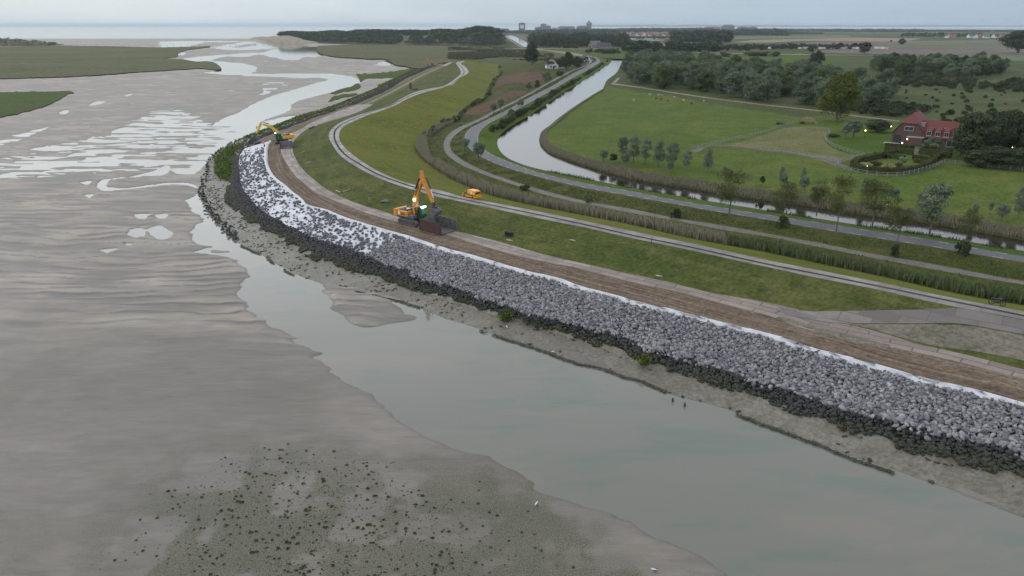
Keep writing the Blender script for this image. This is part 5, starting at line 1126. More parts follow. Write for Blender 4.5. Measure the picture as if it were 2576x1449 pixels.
for i, t_ in enumerate([(drk, 1338, 164, 113, 36, 'tall dark tree alone left of the white house'), (aut, 1378, 176, 139, 34, 'airy tree in front of the small white house'), (drk, 1426, 177, 136, 36, 'dark round tree right of the small white house'), (drk, 1452, 172, 146, 30, 'dark tree between the two white houses'), (drk, 1408, 172, 150, 22, 'small dark tree touching the white house'), (aut, 1470, 166, 146, 20, 'thin tree beside the steep-roofed house'),
           (bsh, 1377, 206, 184, 24, 'grey-green bush at the edge of the reddish field'), (lowb, 1409, 191, 180, 22, 'dark green bush beside the road below the white house'), (bsh, 1331, 226, 209, 20, 'bush left of a pair near the road'), (lowb, 1351, 220, 206, 18, 'dark bush right of a pair near the road'), (yel, 2104, 305, 192, 92, 'single big yellow-green tree in front of the silver wood'),
           (rnd_, 2125, 350, 313, 30, 'grey willow clump left part beside the lamp post'), (rnd_, 2146, 347, 307, 36, 'grey willow clump right part beside the lamp post'), (drk, 2205, 333, 303, 64, 'dark hedge-like tree left of the farmhouse'), (drk, 2560, 134, 84, 80, 'very dark big tree mass at the upper right edge'), (bsh, 2343, 379, 347, 46, 'green bush in front of the farmhouse wall')]): tree_at(*t_, cat='tree' if 'tree' in t_[5] else 'bush')
for i, (x, yb, yt, w_) in enumerate([(2442, 405, 292, 104), (2482, 395, 288, 90), (2424, 392, 318, 60), (2520, 385, 285, 100), (2575, 392, 292, 100), (2500, 420, 372, 90), (2450, 420, 380, 70), (2560, 425, 375, 100), (2620, 420, 300, 110)]):
    lb = ['broad dark tree hiding the right end of the farmhouse', 'dark tree directly behind the broad one', 'dark lower tree touching the farmhouse roof', 'dark tree over the garden path', 'dark tree at the right edge beside the house garden', 'low dark bush row behind the right fence, middle', 'low dark bush row behind the right fence, left', 'low dark bush row behind the right fence, right end', 'dark tree half cut by the right edge']
    tree_at(drk, x, yb, yt, w_, lb[i], 'tree' if 'tree' in lb[i] else 'bush')
def inpoly(poly_, n, mind, z=2.0, kmax=20000):
    q = np.array(poly_, float); w_ = P(q[:, 0], q[:, 1], z); lo, hi = w_.min(0), w_.max(0); out = []; r = np.random.default_rng(len(poly_) + n)
    c = r.uniform(lo, hi, (6000, 3)); c = c[sdist(poly_, c[:, 0], c[:, 1], z, 40) > 0]
    for p in c:
        if len(out) >= n: break
        if not out or ((np.array(out)[:, :2] - p[:2]) ** 2).sum(1).min() > mind ** 2: out.append(p)
    return out
wood = [(1578,186),(1585,205),(1600,214),(1660,222),(1740,232),(1800,243),(1880,254),(1960,262),(2050,272),(2120,278),(2190,276),(2238,262),(2240,250),(2150,226),(2050,205),(1950,190),(1850,178),(1750,168),(1680,160),(1620,160),(1580,166)]
W_ = inpoly(wood, 200, 9.5)
W_.sort(key=lambda p: p[1])
for i, p in enumerate(W_):
    pr = (sil + sil + mix_)[i % 11]; s = random.uniform(.8, 1.12); fr = i < 26
    put(pr, p, (s, s, s * random.uniform(.85, 1.1)), random.uniform(0, 6.28), 'silver-green tree at the front edge of the big wood above the footpath' if fr else 'silver-green tree packed inside the big wood beyond the meadow', 'tree', 'front edge trees of the silver wood' if fr else 'trees inside the silver wood')
for i, (x, y, s, lb) in enumerate([(1640,152,1.15,'dark rounded tree standing up behind the left part of the wood'), (1660,150,1.2,'bigger grey-green tree on the skyline of the wood, left'), (1770,166,1.2,'dark round tree alone behind the wood in the open grass'), (2045,168,1.1,'dark tree behind the right part of the wood, left of two'), (2056,170,1.25,'dark tree behind the right part of the wood, right of two')]):
    put(drk[i % 3], P(x, y, 2), s, i, lb, 'tree')
w2 = [(2192,172),(2200,186),(2260,192),(2330,196),(2400,200),(2470,196),(2530,188),(2540,178),(2450,172),(2350,166),(2250,163)]
for i, p in enumerate(inpoly(w2, 72, 11)):
    s = random.uniform(.7, 1.1); put((sil + mix_ + drk)[i % 10], p, s, i, 'grey-green tree in the smaller wood at the upper right', 'tree', 'trees of the upper right wood')
for i, p in enumerate(inpoly([(2150,268),(2170,288),(2230,293),(2300,293),(2330,280),(2290,268),(2230,262)], 50, 5)): put(lowb[i % 3], p, random.uniform(.7, 1.3), i, 'low dark bush in the thicket between wood and farmhouse', 'bush', 'thicket bushes left of the farmhouse')
for i, p in enumerate(inpoly([(2235,196),(2250,212),(2330,220),(2372,217),(2365,205),(2300,195)], 34, 8)): put(lowb[i % 3], p, random.uniform(.8, 1.5), i, 'low dark bush below the upper right wood, left group', 'bush', 'bushes below the upper right wood')
for i, p in enumerate(inpoly([(2375,212),(2380,222),(2430,226),(2482,222),(2478,210),(2430,204)], 26, 8)): put(lowb[i % 3], p, random.uniform(.8, 1.5), i, 'low dark bush below the upper right wood, middle group', 'bush', 'bushes in the middle of the right scrub')
for i, p in enumerate(inpoly([(2497,215),(2500,230),(2570,234),(2640,234),(2640,208),(2560,205)], 34, 8)): put(lowb[i % 3], p, random.uniform(.8, 1.5), i, 'low dark bush in the dense scrub at the right edge', 'bush', 'scrub at the right edge')
for i, p in enumerate(inpoly([(2255,225),(2230,250),(2300,282),(2420,285),(2576,280),(2640,300),(2640,236),(2400,228)], 70, 14)): put((lowb + lowr_)[i % 5], p, random.uniform(.3, .8), i, 'single small shrub dotted over the rough pasture above the farmhouse', 'bush', 'shrubs dotted over the rough pasture')
for i, p in enumerate(inpoly([(2360,285),(2340,300),(2380,312),(2600,330),(2640,300),(2500,285)], 34, 8)): put((lowb + mix_)[i % 3], p, random.uniform(.5, .9), i, 'olive shrub in the belt right behind the farmhouse roof', 'bush', 'shrubs behind the farmhouse')
# bank shrubs along the canal between road and water, ditch shrubs on the left
i0, i1 = cut(wN, (1268, 335)), cut(wN, (1530, 160)); sp = np.linspace(i0, i1, 46).astype(int)
for k, i in enumerate(sp):
    p = wN[i] * .62 + wM[np.linalg.norm(wM - wN[i], axis=1).argmin()] * .38; put((lowr_ + lowb + lowr_)[k % 7], (p[0] + random.uniform(-1, 1), p[1], GZ(p[0], p[1])), (random.uniform(.6, 1.1), random.uniform(.6, 1.1), random.uniform(.6, 1.1)), k, 'dark brownish shrub in the row between asphalt road and canal', 'bush', 'shrub row on the canal bank')
i0, i1 = cut(wI, (1064, 342)), cut(wI, (1250, 172)); sp = np.linspace(i0, i1, 40).astype(int)
wI2 = offs(wI, -2.5); wI2 = wI2 if wI2[i0 + 5, 0] > wI[i0 + 5, 0] else offs(wI, 2.5)
for k, i in enumerate(sp): p = wI2[i]; put((lowr_ + bsh)[k % 4], (p[0], p[1], GZ(*p[:2])), random.uniform(.45, .9), k, 'grey-brown shrub in the row along the inner foot of the dike', 'bush', 'shrub row at the inner dike foot')
for i, t_ in enumerate([(lowb, 1321, 478, 466, 28), (lowb, 1700, 548, 528, 30), (bsh, 1480, 510, 493, 22), (lowb, 1560, 468, 455, 14), (lowb, 1910, 524, 510, 22), (bsh, 1310, 268, 252, 16), (bsh, 1286, 294, 276, 22), (bsh, 1068, 345, 330, 18)]):
    tree_at(*t_, ['dark bush on the cycle path verge under the road bend', 'dark bush overhanging the cycle path', 'pale bush beside the cycle path, middle', 'small bush at the canal edge, middle', 'bush at the canal waterline by the airy tree', 'small bush on the canal bank, far', 'grey bush at the canal bank near the wide water', 'pale bush at the inner toe of the dike bend'][i], 'bush')
# a few small animals grazing
def sheepmesh(mat):
    e = empty('sheep', (0, 0, 0)); J = [(0, 0, .62), (.35, 0, .64), (-.35, 0, .62), (.58, 0, .75), (.78, 0, .72), (.3, .12, .35), (.3, .12, .02), (.3, -.12, .35), (.3, -.12, .02), (-.32, .12, .35), (-.36, .12, .02), (-.32, -.12, .35), (-.36, -.12, .02)]
    skinned('body', J, [(0, 1), (0, 2), (1, 3), (3, 4), (1, 5), (5, 6), (1, 7), (7, 8), (2, 9), (9, 10), (2, 11), (11, 12)], e, mat, [.27, .24, .26, .12, .07, .07, .04, .07, .04, .07, .04, .07, .04]); reg(e); return e
s1, s2 = sheepmesh(flat('wool', (.42, .4, .35), .9)), sheepmesh(flat('dark_wool', (.03, .025, .02), .9)); s1['_free'] = s2['_free'] = 1
for i, (x, y, d_) in enumerate([(1632,240,0),(1637,240,0),(1657,241,0),(1665,242,0),(1650,250,1),(1663,252,1),(1680,256,1),(1697,247,0),(1717,254,0),(1720,256,0),(1739,263,1),(1770,257,0),(1595,255,0)]):
    put(s2 if d_ else s1, P(x, y, 2.03), 1.15, i * 1.3, ('dark' if d_ else 'cream') + ' grazing animal near the top of the green meadow', 'sheep', ('dark' if d_ else 'cream') + ' animals grazing in the meadow')
for i in range(16): put(s1, P(1990 + i * 2.6 + random.uniform(-1, 1), 137.5 + random.uniform(-1.2, 1.6), 2.31), 1.3, i, 'white sheep of the distant flock right of the woods', 'sheep', 'distant flock of white sheep')
# ------------------------------------------------------------ farmhouse with garden
M['brick'] = flat('brick', (.085, .05, .042), .85, var=.3, vs_=6); M['tile'] = flat('red_tiles', (.115, .026, .021), .7, var=.25, vs_=3, bump=.4)
M['glass'] = flat('window_glass', (.03, .045, .05), .08, spec=.9); M['frame'] = flat('white_frame', (.3, .3, .31), .5); M['dark'] = flat('dark_opening', (.008, .008, .01), .6)
M['lamp'] = flat('garden_lamp', (1, .8, .5), .4, emis=(1, .72, .38), es=9)
def farmhouse():
    o0 = V(2240, 359, 2.1); e = empty('farmhouse', o0, math.atan2(-.64, .77), 'brick farmhouse with big red tiled roof and lower wing at the right', 'farmhouse'); e.scale = (.8, 1, 1.1)
    bx = lambda nm, m, par=e, **k: None
    b = MB(); b.box(0, 12.5, 0, 14, 0, 3.0); b.add([(0, 0, 3), (12.5, 0, 3), (9.2, 0, 6.3), (3.3, 0, 6.3)], [(0, 1, 2, 3)]); b.add([(0, 14, 3), (12.5, 14, 3), (9.2, 14, 6.3), (3.3, 14, 6.3)], [(3, 2, 1, 0)]); wl = b.build('wall', M['brick'], e)
    b = MB(); r0, r1, zt = 3.2, 11.5, 9.4; ov = .4
    v = [(-ov, -ov, 2.85), (3.0, -ov, 6.3), (6.25, r0, zt), (9.5, -ov, 6.3), (12.5 + ov, -ov, 2.85), (12.5 + ov, 14 + ov, 2.85), (9.5, 14 + ov, 6.3), (6.25, r1, zt), (3.0, 14 + ov, 6.3), (-ov, 14 + ov, 2.85)]
    b.add(v, [(0, 1, 8, 9), (1, 2, 7, 8), (1, 3, 2), (4, 5, 6, 3), (3, 6, 7, 2), (6, 8, 7)]); rf = b.build('roof', M['tile'], e)
    b = MB(); b.box(12.5, 32, .3, 9.0, 0, 2.7); b.build('wing_wall', M['brick'], e)
    b = MB(); b.prism([(-.4, 2.55), (4.7, 7.3), (9.8, 2.55), (4.7, 7.1)], 0, 18.6); q = b
    q.v = [(9.6 + y * 1.25, x, z) for x, y, z in q.v]; w2 = q.build('wing_roof', M['tile'], e)
    b = MB(); b.box(5.9, 6.6, 6, 6.9, 9.0, 10.2); b.build('chimney', M['brick'], rf)
    def win(x0, x1, y, z0, z1, par=wl, nm='window'):
        b = MB(); b.box(x0 - .12, x1 + .12, y - .08, y - .003, z0 - .12, z1 + .12); f = b.build(nm, M['frame'] if nm == 'window' else M['dark'], par); b = MB(); n = 2
        for k in range(n): a = x0 + (x1 - x0) * k / n; b.box(a + .05, a + (x1 - x0) / n - .05, y - .11, y - .082, z0 + .05, z1 - .05)
        b.build('pane', M['glass'], f)
    win(4.6, 7.8, 0, 4.2, 5.3); win(1.0, 3.6, 0, .2, 2.5, nm='door'); win(9.2, 11.6, 0, .9, 2.3)
    for k in range(5):  # dormers on the wing
        x = 12.9 + k * 3.2; b = MB(); b.prism([(.2, 3.0), (.2, 4.7), (3.2, 5.7), (3.2, 3.0)], 0, 2.1); b.v = [(x + y, xx, z) for xx, y, z in b.v]; dm = b.build('dormer', M['tile'], w2)
        win(x + .25, x + 1.85, .2, 3.15, 4.35, dm)
        b = MB(); b.box(x + .1, x + 2.0, -.1, .12, 2.95, 3.07); b.build('dormer_sill', M['frame'], dm)
    for k in range(9): b = MB(); x = 12.8 + k * 1.9; b.box(x, x + .7, 2.5, 2.65, 5.3, 5.45); b.build('snow_guard', M['frame'], w2)
    b = MB(); b.box(9.6, 10.7, 5.6, 5.75, 6.4, 7.9); 
    for yy, z in ((4.5, 6.1), (6.5, 6.1), (7.5, 6.1)): b = MB(); k = (z - 2.85) / (zt - 2.85); b.box(9.55, 9.75, yy, yy + .7, 6.15, 6.9); b.build('skylight', M['frame'], rf)
    b = MB(); b.box(9.7, 11.3, 2.6, 3.6, 4.6, 6.4); b.box(9.5, 11.5, 2.4, 3.8, 6.4, 6.5); dm = b.build('dormer', M['frame'], rf); b = MB(); b.box(11.3, 11.33, 2.75, 3.45, 4.9, 6.2); b.build('pane', M['glass'], dm)
    b = MB(); b.box(6.5, 12.5, -2.2, 0, 0, 2.4); b.build('bay', M['brick'], e); b = MB(); b.box(6.3, 12.7, -2.4, 0, 2.4, 2.55); b.build('flat_roof', M['frame'], e)
    win(13.4, 15.6, .3, .1, 2.2, nm='door'); win(21, 24.5, .3, .3, 2.1); b = MB(); b.box(-2.2, 3.8, -2.2, -.02, .02, .15); b.build('terrace', M['frame'], e)
    b = MB(); b.box(12.6, 15.8, -1.6, .2, .02, .14); b.build('doorstep', M['frame'], e)
    return e
farmhouse()
def lamp(x, y, h_, lb, wall=False, lit=True):
    if wall: p = T(x, y + 4); e = empty('wall_lamp', V(x, y, p.z), 0, lb, 'lamp')
    p = V(x, y + (h_ * pxm(x, y, 2)), 2.1); e = empty('garden_lamp', p, 0, lb, 'lamp')
    b = MB(); b.tube([(0, 0, 0), (0, 0, h_ - .2)], .05, 6); b.build('post', M['steel'], e)
    b = MB(); b.tube([(0, 0, h_ - .25), (0, 0, h_), (0, 0, h_ + .2)], [.1, .2, .08], 8); hd_ = b.build('lamp_shade', M['lamp'] if lit else M['frame'], e)
    b = MB(); b.tube([(0, 0, h_ + .2), (0, 0, h_ + .3)], [.3, .04], 8); b.build('cap', M['steel'], e)
for q in [(2174, 330, 2.8, 'lit garden lamp on a post left of the farmhouse, right of the willow clump'), (2239, 319, 2.4, 'lit lamp in front of the dark hedge at the farmhouse corner'), (2279, 351, 2.2, 'lit lamp at the farmhouse door, upper of two'), (2268, 360, 1.2, 'lower lit lamp at the farmhouse terrace'),
          (2375, 373, 1.2, 'lit lamp by the wing of the farmhouse, under the dark tree'), (2180, 419, .9, 'lit lamp inside the round hedge garden'), (2547, 352, 1.8, 'bright lit lamp at the far right edge among dark trees'), (2545, 371, 1.2, 'lit lamp just below the bright one at the far right edge')]: lamp(*q)
lamp(2142, 332, 4.6, 'tall unlit lamp post in front of the willow clump', lit=False)
def hedge(pts, wd, h_, lb, z=2.1, name='hedge', seed=1, parent=None):
    q = crs(pts, 2); c = P(q[:, 0], q[:, 1], z); s = arc(c); t = np.arange(0, s[-1], .25); c = np.stack([np.interp(t, s, c[:, k]) for k in range(3)], -1)
    r = np.random.default_rng(seed); n = len(c) * 46; i = r.integers(0, len(c), n); d = np.gradient(c[:, :2], axis=0); d /= np.linalg.norm(d, axis=1)[:, None] + 1e-9
    a = r.uniform(-.5, .5, n) * wd; zz_ = r.uniform(0, 1, n) * h_; f_ = r.integers(0, 3, n)
    a = np.where(f_ == 0, -.5 * wd, np.where(f_ == 1, .5 * wd, a)); zz_ = np.where(f_ == 2, h_, zz_)
    p = c[i] + np.stack([-d[i, 1] * a, d[i, 0] * a, zz_], -1); nr = np.where((f_ == 2)[:, None], [0, 0, 1.], np.stack([-d[i, 1] * np.sign(a), d[i, 0] * np.sign(a), np.zeros(n)], -1))
    p[:, :2] += r.normal(size=(n, 2)) * .05
    v, f = cards(p, nr, np.full(n, .3), r, 1.2, .35)
    # solid core so that no light leaks through
    o1, o2 = c.copy(), c.copy(); o1[:, :2] += np.stack([-d[:, 1], d[:, 0]], -1) * wd * .44; o2[:, :2] -= np.stack([-d[:, 1], d[:, 0]], -1) * wd * .44; m_ = len(c); H_ = np.array([0, 0, h_ * .96])
    cv = np.vstack([o1, o1 + H_, o2 + H_, o2]); ii = np.arange(m_ - 1); cf = np.vstack([np.stack([ii + k * m_, ii + 1 + k * m_, ii + 1 + (k + 1) * m_, ii + (k + 1) * m_], -1) for k in range(3)])
    o = mesh_np(name, np.vstack([v, cv]), np.vstack([f, cf + len(v)]), M['hedge'], attrs={'rnd': np.concatenate([np.repeat(r.random(n), 4), np.full(len(cv), .1)])})
    return tag(o, lb, 'hedge')
hedge([(2212,397),(2180,404),(2155,411),(2146,419),(2158,428),(2200,434),(2250,436.5),(2295,432),(2325,423),(2345,409),(2362,395)], 1.6, 1.5, 'rounded clipped hedge enclosing the flower garden below the farmhouse')
for i, (pp, w_, h_) in enumerate([([(2228,372),(2260,376),(2297,380)], 1.2, 1.6), ([(2226,381),(2260,385),(2297,389)], 1.2, 1.5), ([(2222,392),(2240,388),(2252,384)], 1., 1.1), ([(2232,396),(2255,399),(2275,402)], 1., 1.2), ([(2200,393),(2215,396),(2228,399)], 1., 1.2), ([(2296,400),(2320,403),(2342,407)], 1., 1.2), ([(2318,375),(2350,380),(2392,387)], 1.2, 1.5), ([(2312,386),(2350,391),(2392,397)], 1.2, 1.6), ([(2345,402),(2356,396),(2366,391)], 1., 1.2), ([(2300,408),(2315,410),(2330,412)], 1., 1.0)]):
    hedge(pp, w_, h_, ['long clipped hedge closest to the farmhouse gable, left of the steps', 'long clipped hedge second from the farmhouse, left of the steps', 'short slanted hedge at the left end of the hedge maze', 'short hedge right of the slanted one in the hedge maze', 'small hedge at the left outer corner of the maze', 'hedge block right of the garden steps', 'long clipped hedge before the farmhouse wing', 'second long hedge before the farmhouse wing', 'short slanted hedge at the right end of the maze', 'lowest short hedge right of the round bush'][i], seed=i)
tree_at(rnd_, 2268, 419, 396, 26, 'round grey-green bush inside the hedge garden', 'bush')
for i, (x, y, w_, m_, lb) in enumerate([(2178, 419, 26, 'flower', 'pale yellow flower bed at the left inside the hedge garden'), (2236, 425, 34, 'flower', 'pale yellow flower bed at the front inside the hedge garden'), (2205, 416, 28, 'leaf_brown', 'brownish plants in the middle of the hedge garden'), (2258, 420, 26, 'leaf_brown', 'brown plants beside the round bush in the hedge garden'), (2035, 310, 36, 'flower', 'white flowering bush at the corner of the paddock fence')]):
    e = empty('flower_bed' if i < 4 else 'flowering_bush', V(x, y, 2.1), 0, lb, 'plants'); k = pxm(x, y, 2); crownmesh('foliage', 1.0 if i < 4 else 2.2, w_ / k, 900, .22, M[m_], i, 12, 0, 'round', e); trunkmesh('stem', .5, .03, i, e, 3)
for x, y, s, lb in [(1830, 310, 1, 'a'), ]: pass
for i, t_ in enumerate([(lowb, 1963, 313, 309, 26, 'flat dark patch of bush in the meadow left of the paddock'), (lowb, 2095, 344, 338, 42, 'long low dark bush in the paddock'), (lowb, 2018, 312, 307, 14, 'small dark bush at the paddock fence corner')]): tree_at(*t_, 'bush')
def fence(pts, lb, z=2.08, rails=3, h_=1.15, gap=2.6, mat=None):
    q = crs(pts, 2); c = P(q[:, 0], q[:, 1], z); s = arc(c); n = min(90, max(2, int(s[-1] / gap))); t = np.linspace(0, s[-1], n + 1); c = np.stack([np.interp(t, s, c[:, k]) for k in range(3)], -1)
    e = empty('fence', c[0], 0, lb, 'fence'); c = c - c[0]; mat = mat or M['fence']
    pr = MB().box(-.07, .07, -.07, .07, 0, h_ + .1).build('post', mat, e)
    for k, p in enumerate(c):
        o = pr if k == 0 else dup(pr, parent=e)
        o.location = p
    for k in range(rails):
        b = MB(); b.tube([tuple(p + (0, 0, h_ * (k + 1) / rails - .08)) for p in c], .05, 4); b.build('rail', mat, e)
M['fence'] = flat('grey_fence', (.2, .21, .22), .7)
fence([(2174,393),(2140,402),(2112,411),(2108,416),(2118,424),(2145,433),(2180,440),(2220,444.5),(2262,444),(2300,437),(2340,425),(2375,411)], 'pale rail fence curving around the hedge garden')
fence([(2375,411),(2430,416),(2500,423),(2576,431),(2660,440)], 'long straight pale rail fence at the right below the dark trees')
fence([(2075,340),(2076,352),(2090,366),(2120,379),(2150,388),(2174,393)], 'grey fence between lawn and dry paddock', rails=2)
fence([(1735,379),(1790,366),(1850,352),(1920,335),(1965,320),(1990,312),(2050,312),(2056,316)], 'long fence along the upper left side of the dry paddock', rails=2)
fence([(1972,325),(2030,329),(2087,338),(2086,343),(2076,349)], 'fence along the far side of the dry paddock', rails=2)
fence([(1790,368),(1850,370),(1924,377),(1999,388),(2049,396),(2108,411)], 'fence along the gravel track below the dry paddock', rails=2)
# pollen-pale driveway at the right
fld('driveway', [(2495,361),(2515,359),(2550,366),(2600,378),(2640,390),(2576,382),(2540,372),(2505,368)], 2.14, M['gravel'])
poly('garden_step', [(2300,373),(2316,374),(2312,392),(2296,392)], 2.15, M['gravel'], smooth=0)

# ------------------------------------------------------------ small houses near the far road bend
def house(x, y, w_, d_, hw, hr, rz, wallm, roofm, lb, cat='house', z=2.0, windows=True, name='house', group=None, far=False):
    e = empty(name, V(x, y, z), rz, lb, cat, group)
    b = MB(); b.box(-w_ / 2, w_ / 2, -d_ / 2, d_ / 2, 0, hw); b.add([(-w_ / 2, -d_ / 2, hw), (w_ / 2, -d_ / 2, hw), (0, -d_ / 2, hr - .05)], [(0, 1, 2)]); b.add([(-w_ / 2, d_ / 2, hw), (w_ / 2, d_ / 2, hw), (0, d_ / 2, hr - .05)], [(2, 1, 0)]); wl = b.build('wall', wallm, e)
    b = MB(); o_ = .35; t = .12; sl_ = (hr - hw) / (w_ / 2)
    for sd in (-1, 1): b.add([(sd * (w_ / 2 + o_), -d_ / 2 - o_, hw - o_ * sl_), (0, -d_ / 2 - o_, hr), (0, d_ / 2 + o_, hr), (sd * (w_ / 2 + o_), d_ / 2 + o_, hw - o_ * sl_), (sd * (w_ / 2 + o_), -d_ / 2 - o_, hw - o_ * sl_ - t), (0, -d_ / 2 - o_, hr - t), (0, d_ / 2 + o_, hr - t), (sd * (w_ / 2 + o_), d_ / 2 + o_, hw - o_ * sl_ - t)], [(0, 1, 2, 3), (7, 6, 5, 4), (0, 4, 5, 1), (3, 2, 6, 7), (0, 3, 7, 4)])
    b.build('roof', roofm, e)
    if windows:
        for k in range(2): b = MB(); x0 = (-.28 if k == 0 else .1) * w_; b.box(x0, x0 + .18 * w_, -d_ / 2 - .06, -d_ / 2 - .01, hw * .35, hw * .8); b.build('window', M['glass'], wl)
        b = MB(); b.box(-.09 * w_, .09 * w_, -d_ / 2 - .06, -d_ / 2 - .01, hw + (hr - hw) * .25, hw + (hr - hw) * .6); b.build('window', M['glass'], wl)
        b = MB(); b.box(-.02 * w_, .1 * w_, -d_ / 2 - .07, -d_ / 2 - .01, 0, hw * .8); b.build('door', M['dark'], wl)
    return reg(e)
M['whitewall'] = flat('white_wall', (.55, .56, .57), .7); M['thatch'] = flat('dark_roof', (.05, .055, .065), .8, var=.2); M['brickp'] = flat('pale_brick', (.2, .15, .135), .85, var=.2); M['redroof'] = flat('red_roof', (.17, .07, .06), .75); M['greyroof'] = flat('grey_roof', (.12, .125, .14), .7); M['greywall'] = flat('grey_wall', (.2, .2, .215), .8)
h1 = house(1473, 157, 9.5, 9, 1.8, 8.6, R(24), M['whitewall'], M['thatch'], 'small house with steep dark roof and white gable beside the far road bend')
house(1388, 172, 10, 12, 3, 8.2, R(10), M['whitewall'], M['greyroof'], 'small white house half hidden between dark trees near the reddish field')
house(1399, 171.5, 14, 7, 2.6, 5.0, R(8), M['whitewall'], M['greyroof'], 'low white annex right of the small white house', 'shed')
house(1497, 120, 13, 20, 4, 12, R(-65), M['brickp'], M['greyroof'], 'large brick barn-like house with grey roof in front of the tree belt', z=2)
house(1519, 120, 12, 26, 3, 9, R(-68), M['greywall'], M['thatch'], 'long low dark-roofed farm building joined right of the brick barn-like house', 'barn')
house(1348, 97.5, 16, 20, 5, 14, R(60), M['whitewall'], M['redroof'], 'red-roofed house with white gable between canal and town trees')
# ------------------------------------------------------------ town on the horizon
def block(x, yb, wpx, hpx, dm, m, lb, rz=0., floors=6, cols=6, top=None, name='apartment_building', cat='building', roof='flat', yh=None):
    z = 2.0; p = V(x, yb, z); k = F / p.length; w_, h_ = wpx / k, hpx / k; e = empty(name, p, rz, lb, cat)
    b = MB(); b.box(-w_ / 2, w_ / 2, -dm / 2, dm / 2, 0, h_); wl = b.build('wall', m, e); y = -dm / 2
    b = MB(); fh = h_ / floors; cw_ = w_ / cols
    for i in range(floors):
        for j in range(cols): b.box(-w_ / 2 + cw_ * (j + .2), -w_ / 2 + cw_ * (j + .8), y - .25, y - .05, fh * (i + .3), fh * (i + .8))
    wn = b.build('window_rows', M['glass'], wl)
    if roof == 'hip':
        b = MB(); rh = h_ * .35; b.add([(-w_ / 2 - 1, y - 1, h_), (w_ / 2 + 1, y - 1, h_), (w_ / 2 + 1, -y + 1, h_), (-w_ / 2 - 1, -y + 1, h_), (-w_ * .3, 0, h_ + rh), (w_ * .3, 0, h_ + rh)], [(0, 1, 5, 4), (1, 2, 5), (2, 3, 4, 5), (3, 0, 4), (3, 2, 1, 0)]); b.build('roof', top or M['greyroof'], e)
    else: b = MB(); b.box(-w_ / 2 - .6, w_ / 2 + .6, y - .6, -y + .6, h_, h_ + 1.2); b.box(-w_ * .2, w_ * .2, y * .4, -y * .4, h_ + 1.2, h_ + 4); b.build('roof', top or M['greyroof'], e)
    return e, w_, h_, k
M['pinkwall'] = flat('pink_brick', (.24, .17, .165), .8); M['bluegrey'] = flat('blue_grey_wall', (.12, .14, .17), .75)
block(1214, 82, 22, 11, 16, M['whitewall'], 'white balconied building on the skyline left of the canal mouth', floors=4, cols=7)
block(1232, 82, 14, 13, 16, M['pinkwall'], 'pinkish tower-like block right of the white skyline building', floors=5, cols=4)
block(1273, 82, 14, 7, 14, M['greyroof'], 'grey boxy building with tapering roof at the canal mouth', floors=3, cols=5, roof='hip')
e, w_, h_, k = block(1313, 81, 15, 20, 18, M['bluegrey'], 'tall dark-framed tower block on the skyline right of the canal mouth', floors=7, cols=4, name='tower_block')
b = MB(); b.box(-w_ * .3, w_ * .3, -10, -9.3, h_ * .42, h_ * .82); b.build('white_bay', M['whitewall'], e)
block(1361, 79, 30, 9, 16, M['pinkwall'], 'long reddish low block right of the tower block', floors=3, cols=10, top=M['redroof'])
block(1367, 79, 14, 16, 18, M['greywall'], 'grey square tower block on the skyline behind the reddish block', floors=6, cols=3, name='tower_block')
block(1379, 79, 12, 12, 14, M['greywall'], 'lower grey block attached right of the square tower', floors=4, cols=4)
block(1395, 79, 22, 7, 14, M['whitewall'], 'low white row left of the flat apartments on the skyline', floors=2, cols=8)
block(1416, 78, 24, 8, 14, M['bluegrey'], 'dark-roofed apartment row with white balconies on the skyline', floors=3, cols=8, roof='hip', top=M['greyroof'])
block(1435, 78, 22, 8, 14, M['greywall'], 'second dark-roofed apartment row further right on the skyline', floors=3, cols=8, roof='hip')
block(1465, 78, 28, 9, 18, M['bluegrey'], 'large hotel wing with steep dark roof left of the lantern tower', floors=3, cols=9, roof='hip', name='hotel_wing')
e, w_, h_, k = block(1481, 78, 12, 16, 18, M['greywall'], 'broad round tower with lantern roof and white columns on the skyline', floors=5, cols=3, name='lantern_tower', cat='tower')
b = MB(); [b.tube([(math.cos(a) * w_ * .5, math.sin(a) * w_ * .5, h_ * .55), (math.cos(a) * w_ * .5, math.sin(a) * w_ * .5, h_)], .8, 6) for a in np.linspace(0, 6.28, 9)[:-1]]; b.build('column', M['whitewall'], e)
b = MB(); b.tube([(0, 0, h_ + .9), (0, 0, h_ * 1.3), (0, 0, h_ * 1.32)], [w_ * .72, w_ * .2, w_ * .2], 12); b.tube([(0, 0, h_ * 1.3), (0, 0, h_ * 1.45)], w_ * .14, 10); b.build('lantern_roof', M['greyroof'], e)
block(1790, 76, 34, 6, 16, M['pinkwall'], 'reddish apartment row on the skyline above the mid tree belt', floors=2, cols=9, roof='hip', top=M['redroof'])
block(1815, 76, 14, 6, 14, M['whitewall'], 'pale building right of the reddish skyline row', floors=2, cols=4, roof='hip')
block(1831, 76, 28, 9, 16, M['bluegrey'], 'dark villa-like block with two white gables on the skyline', floors=3, cols=6, roof='hip')
block(1867, 76, 22, 7, 14, M['greywall'], 'grey apartment block on the skyline, left of a pair', floors=3, cols=6)
block(1892, 76, 20, 7, 14, M['greywall'], 'grey apartment block on the skyline, right of a pair', floors=3, cols=6)
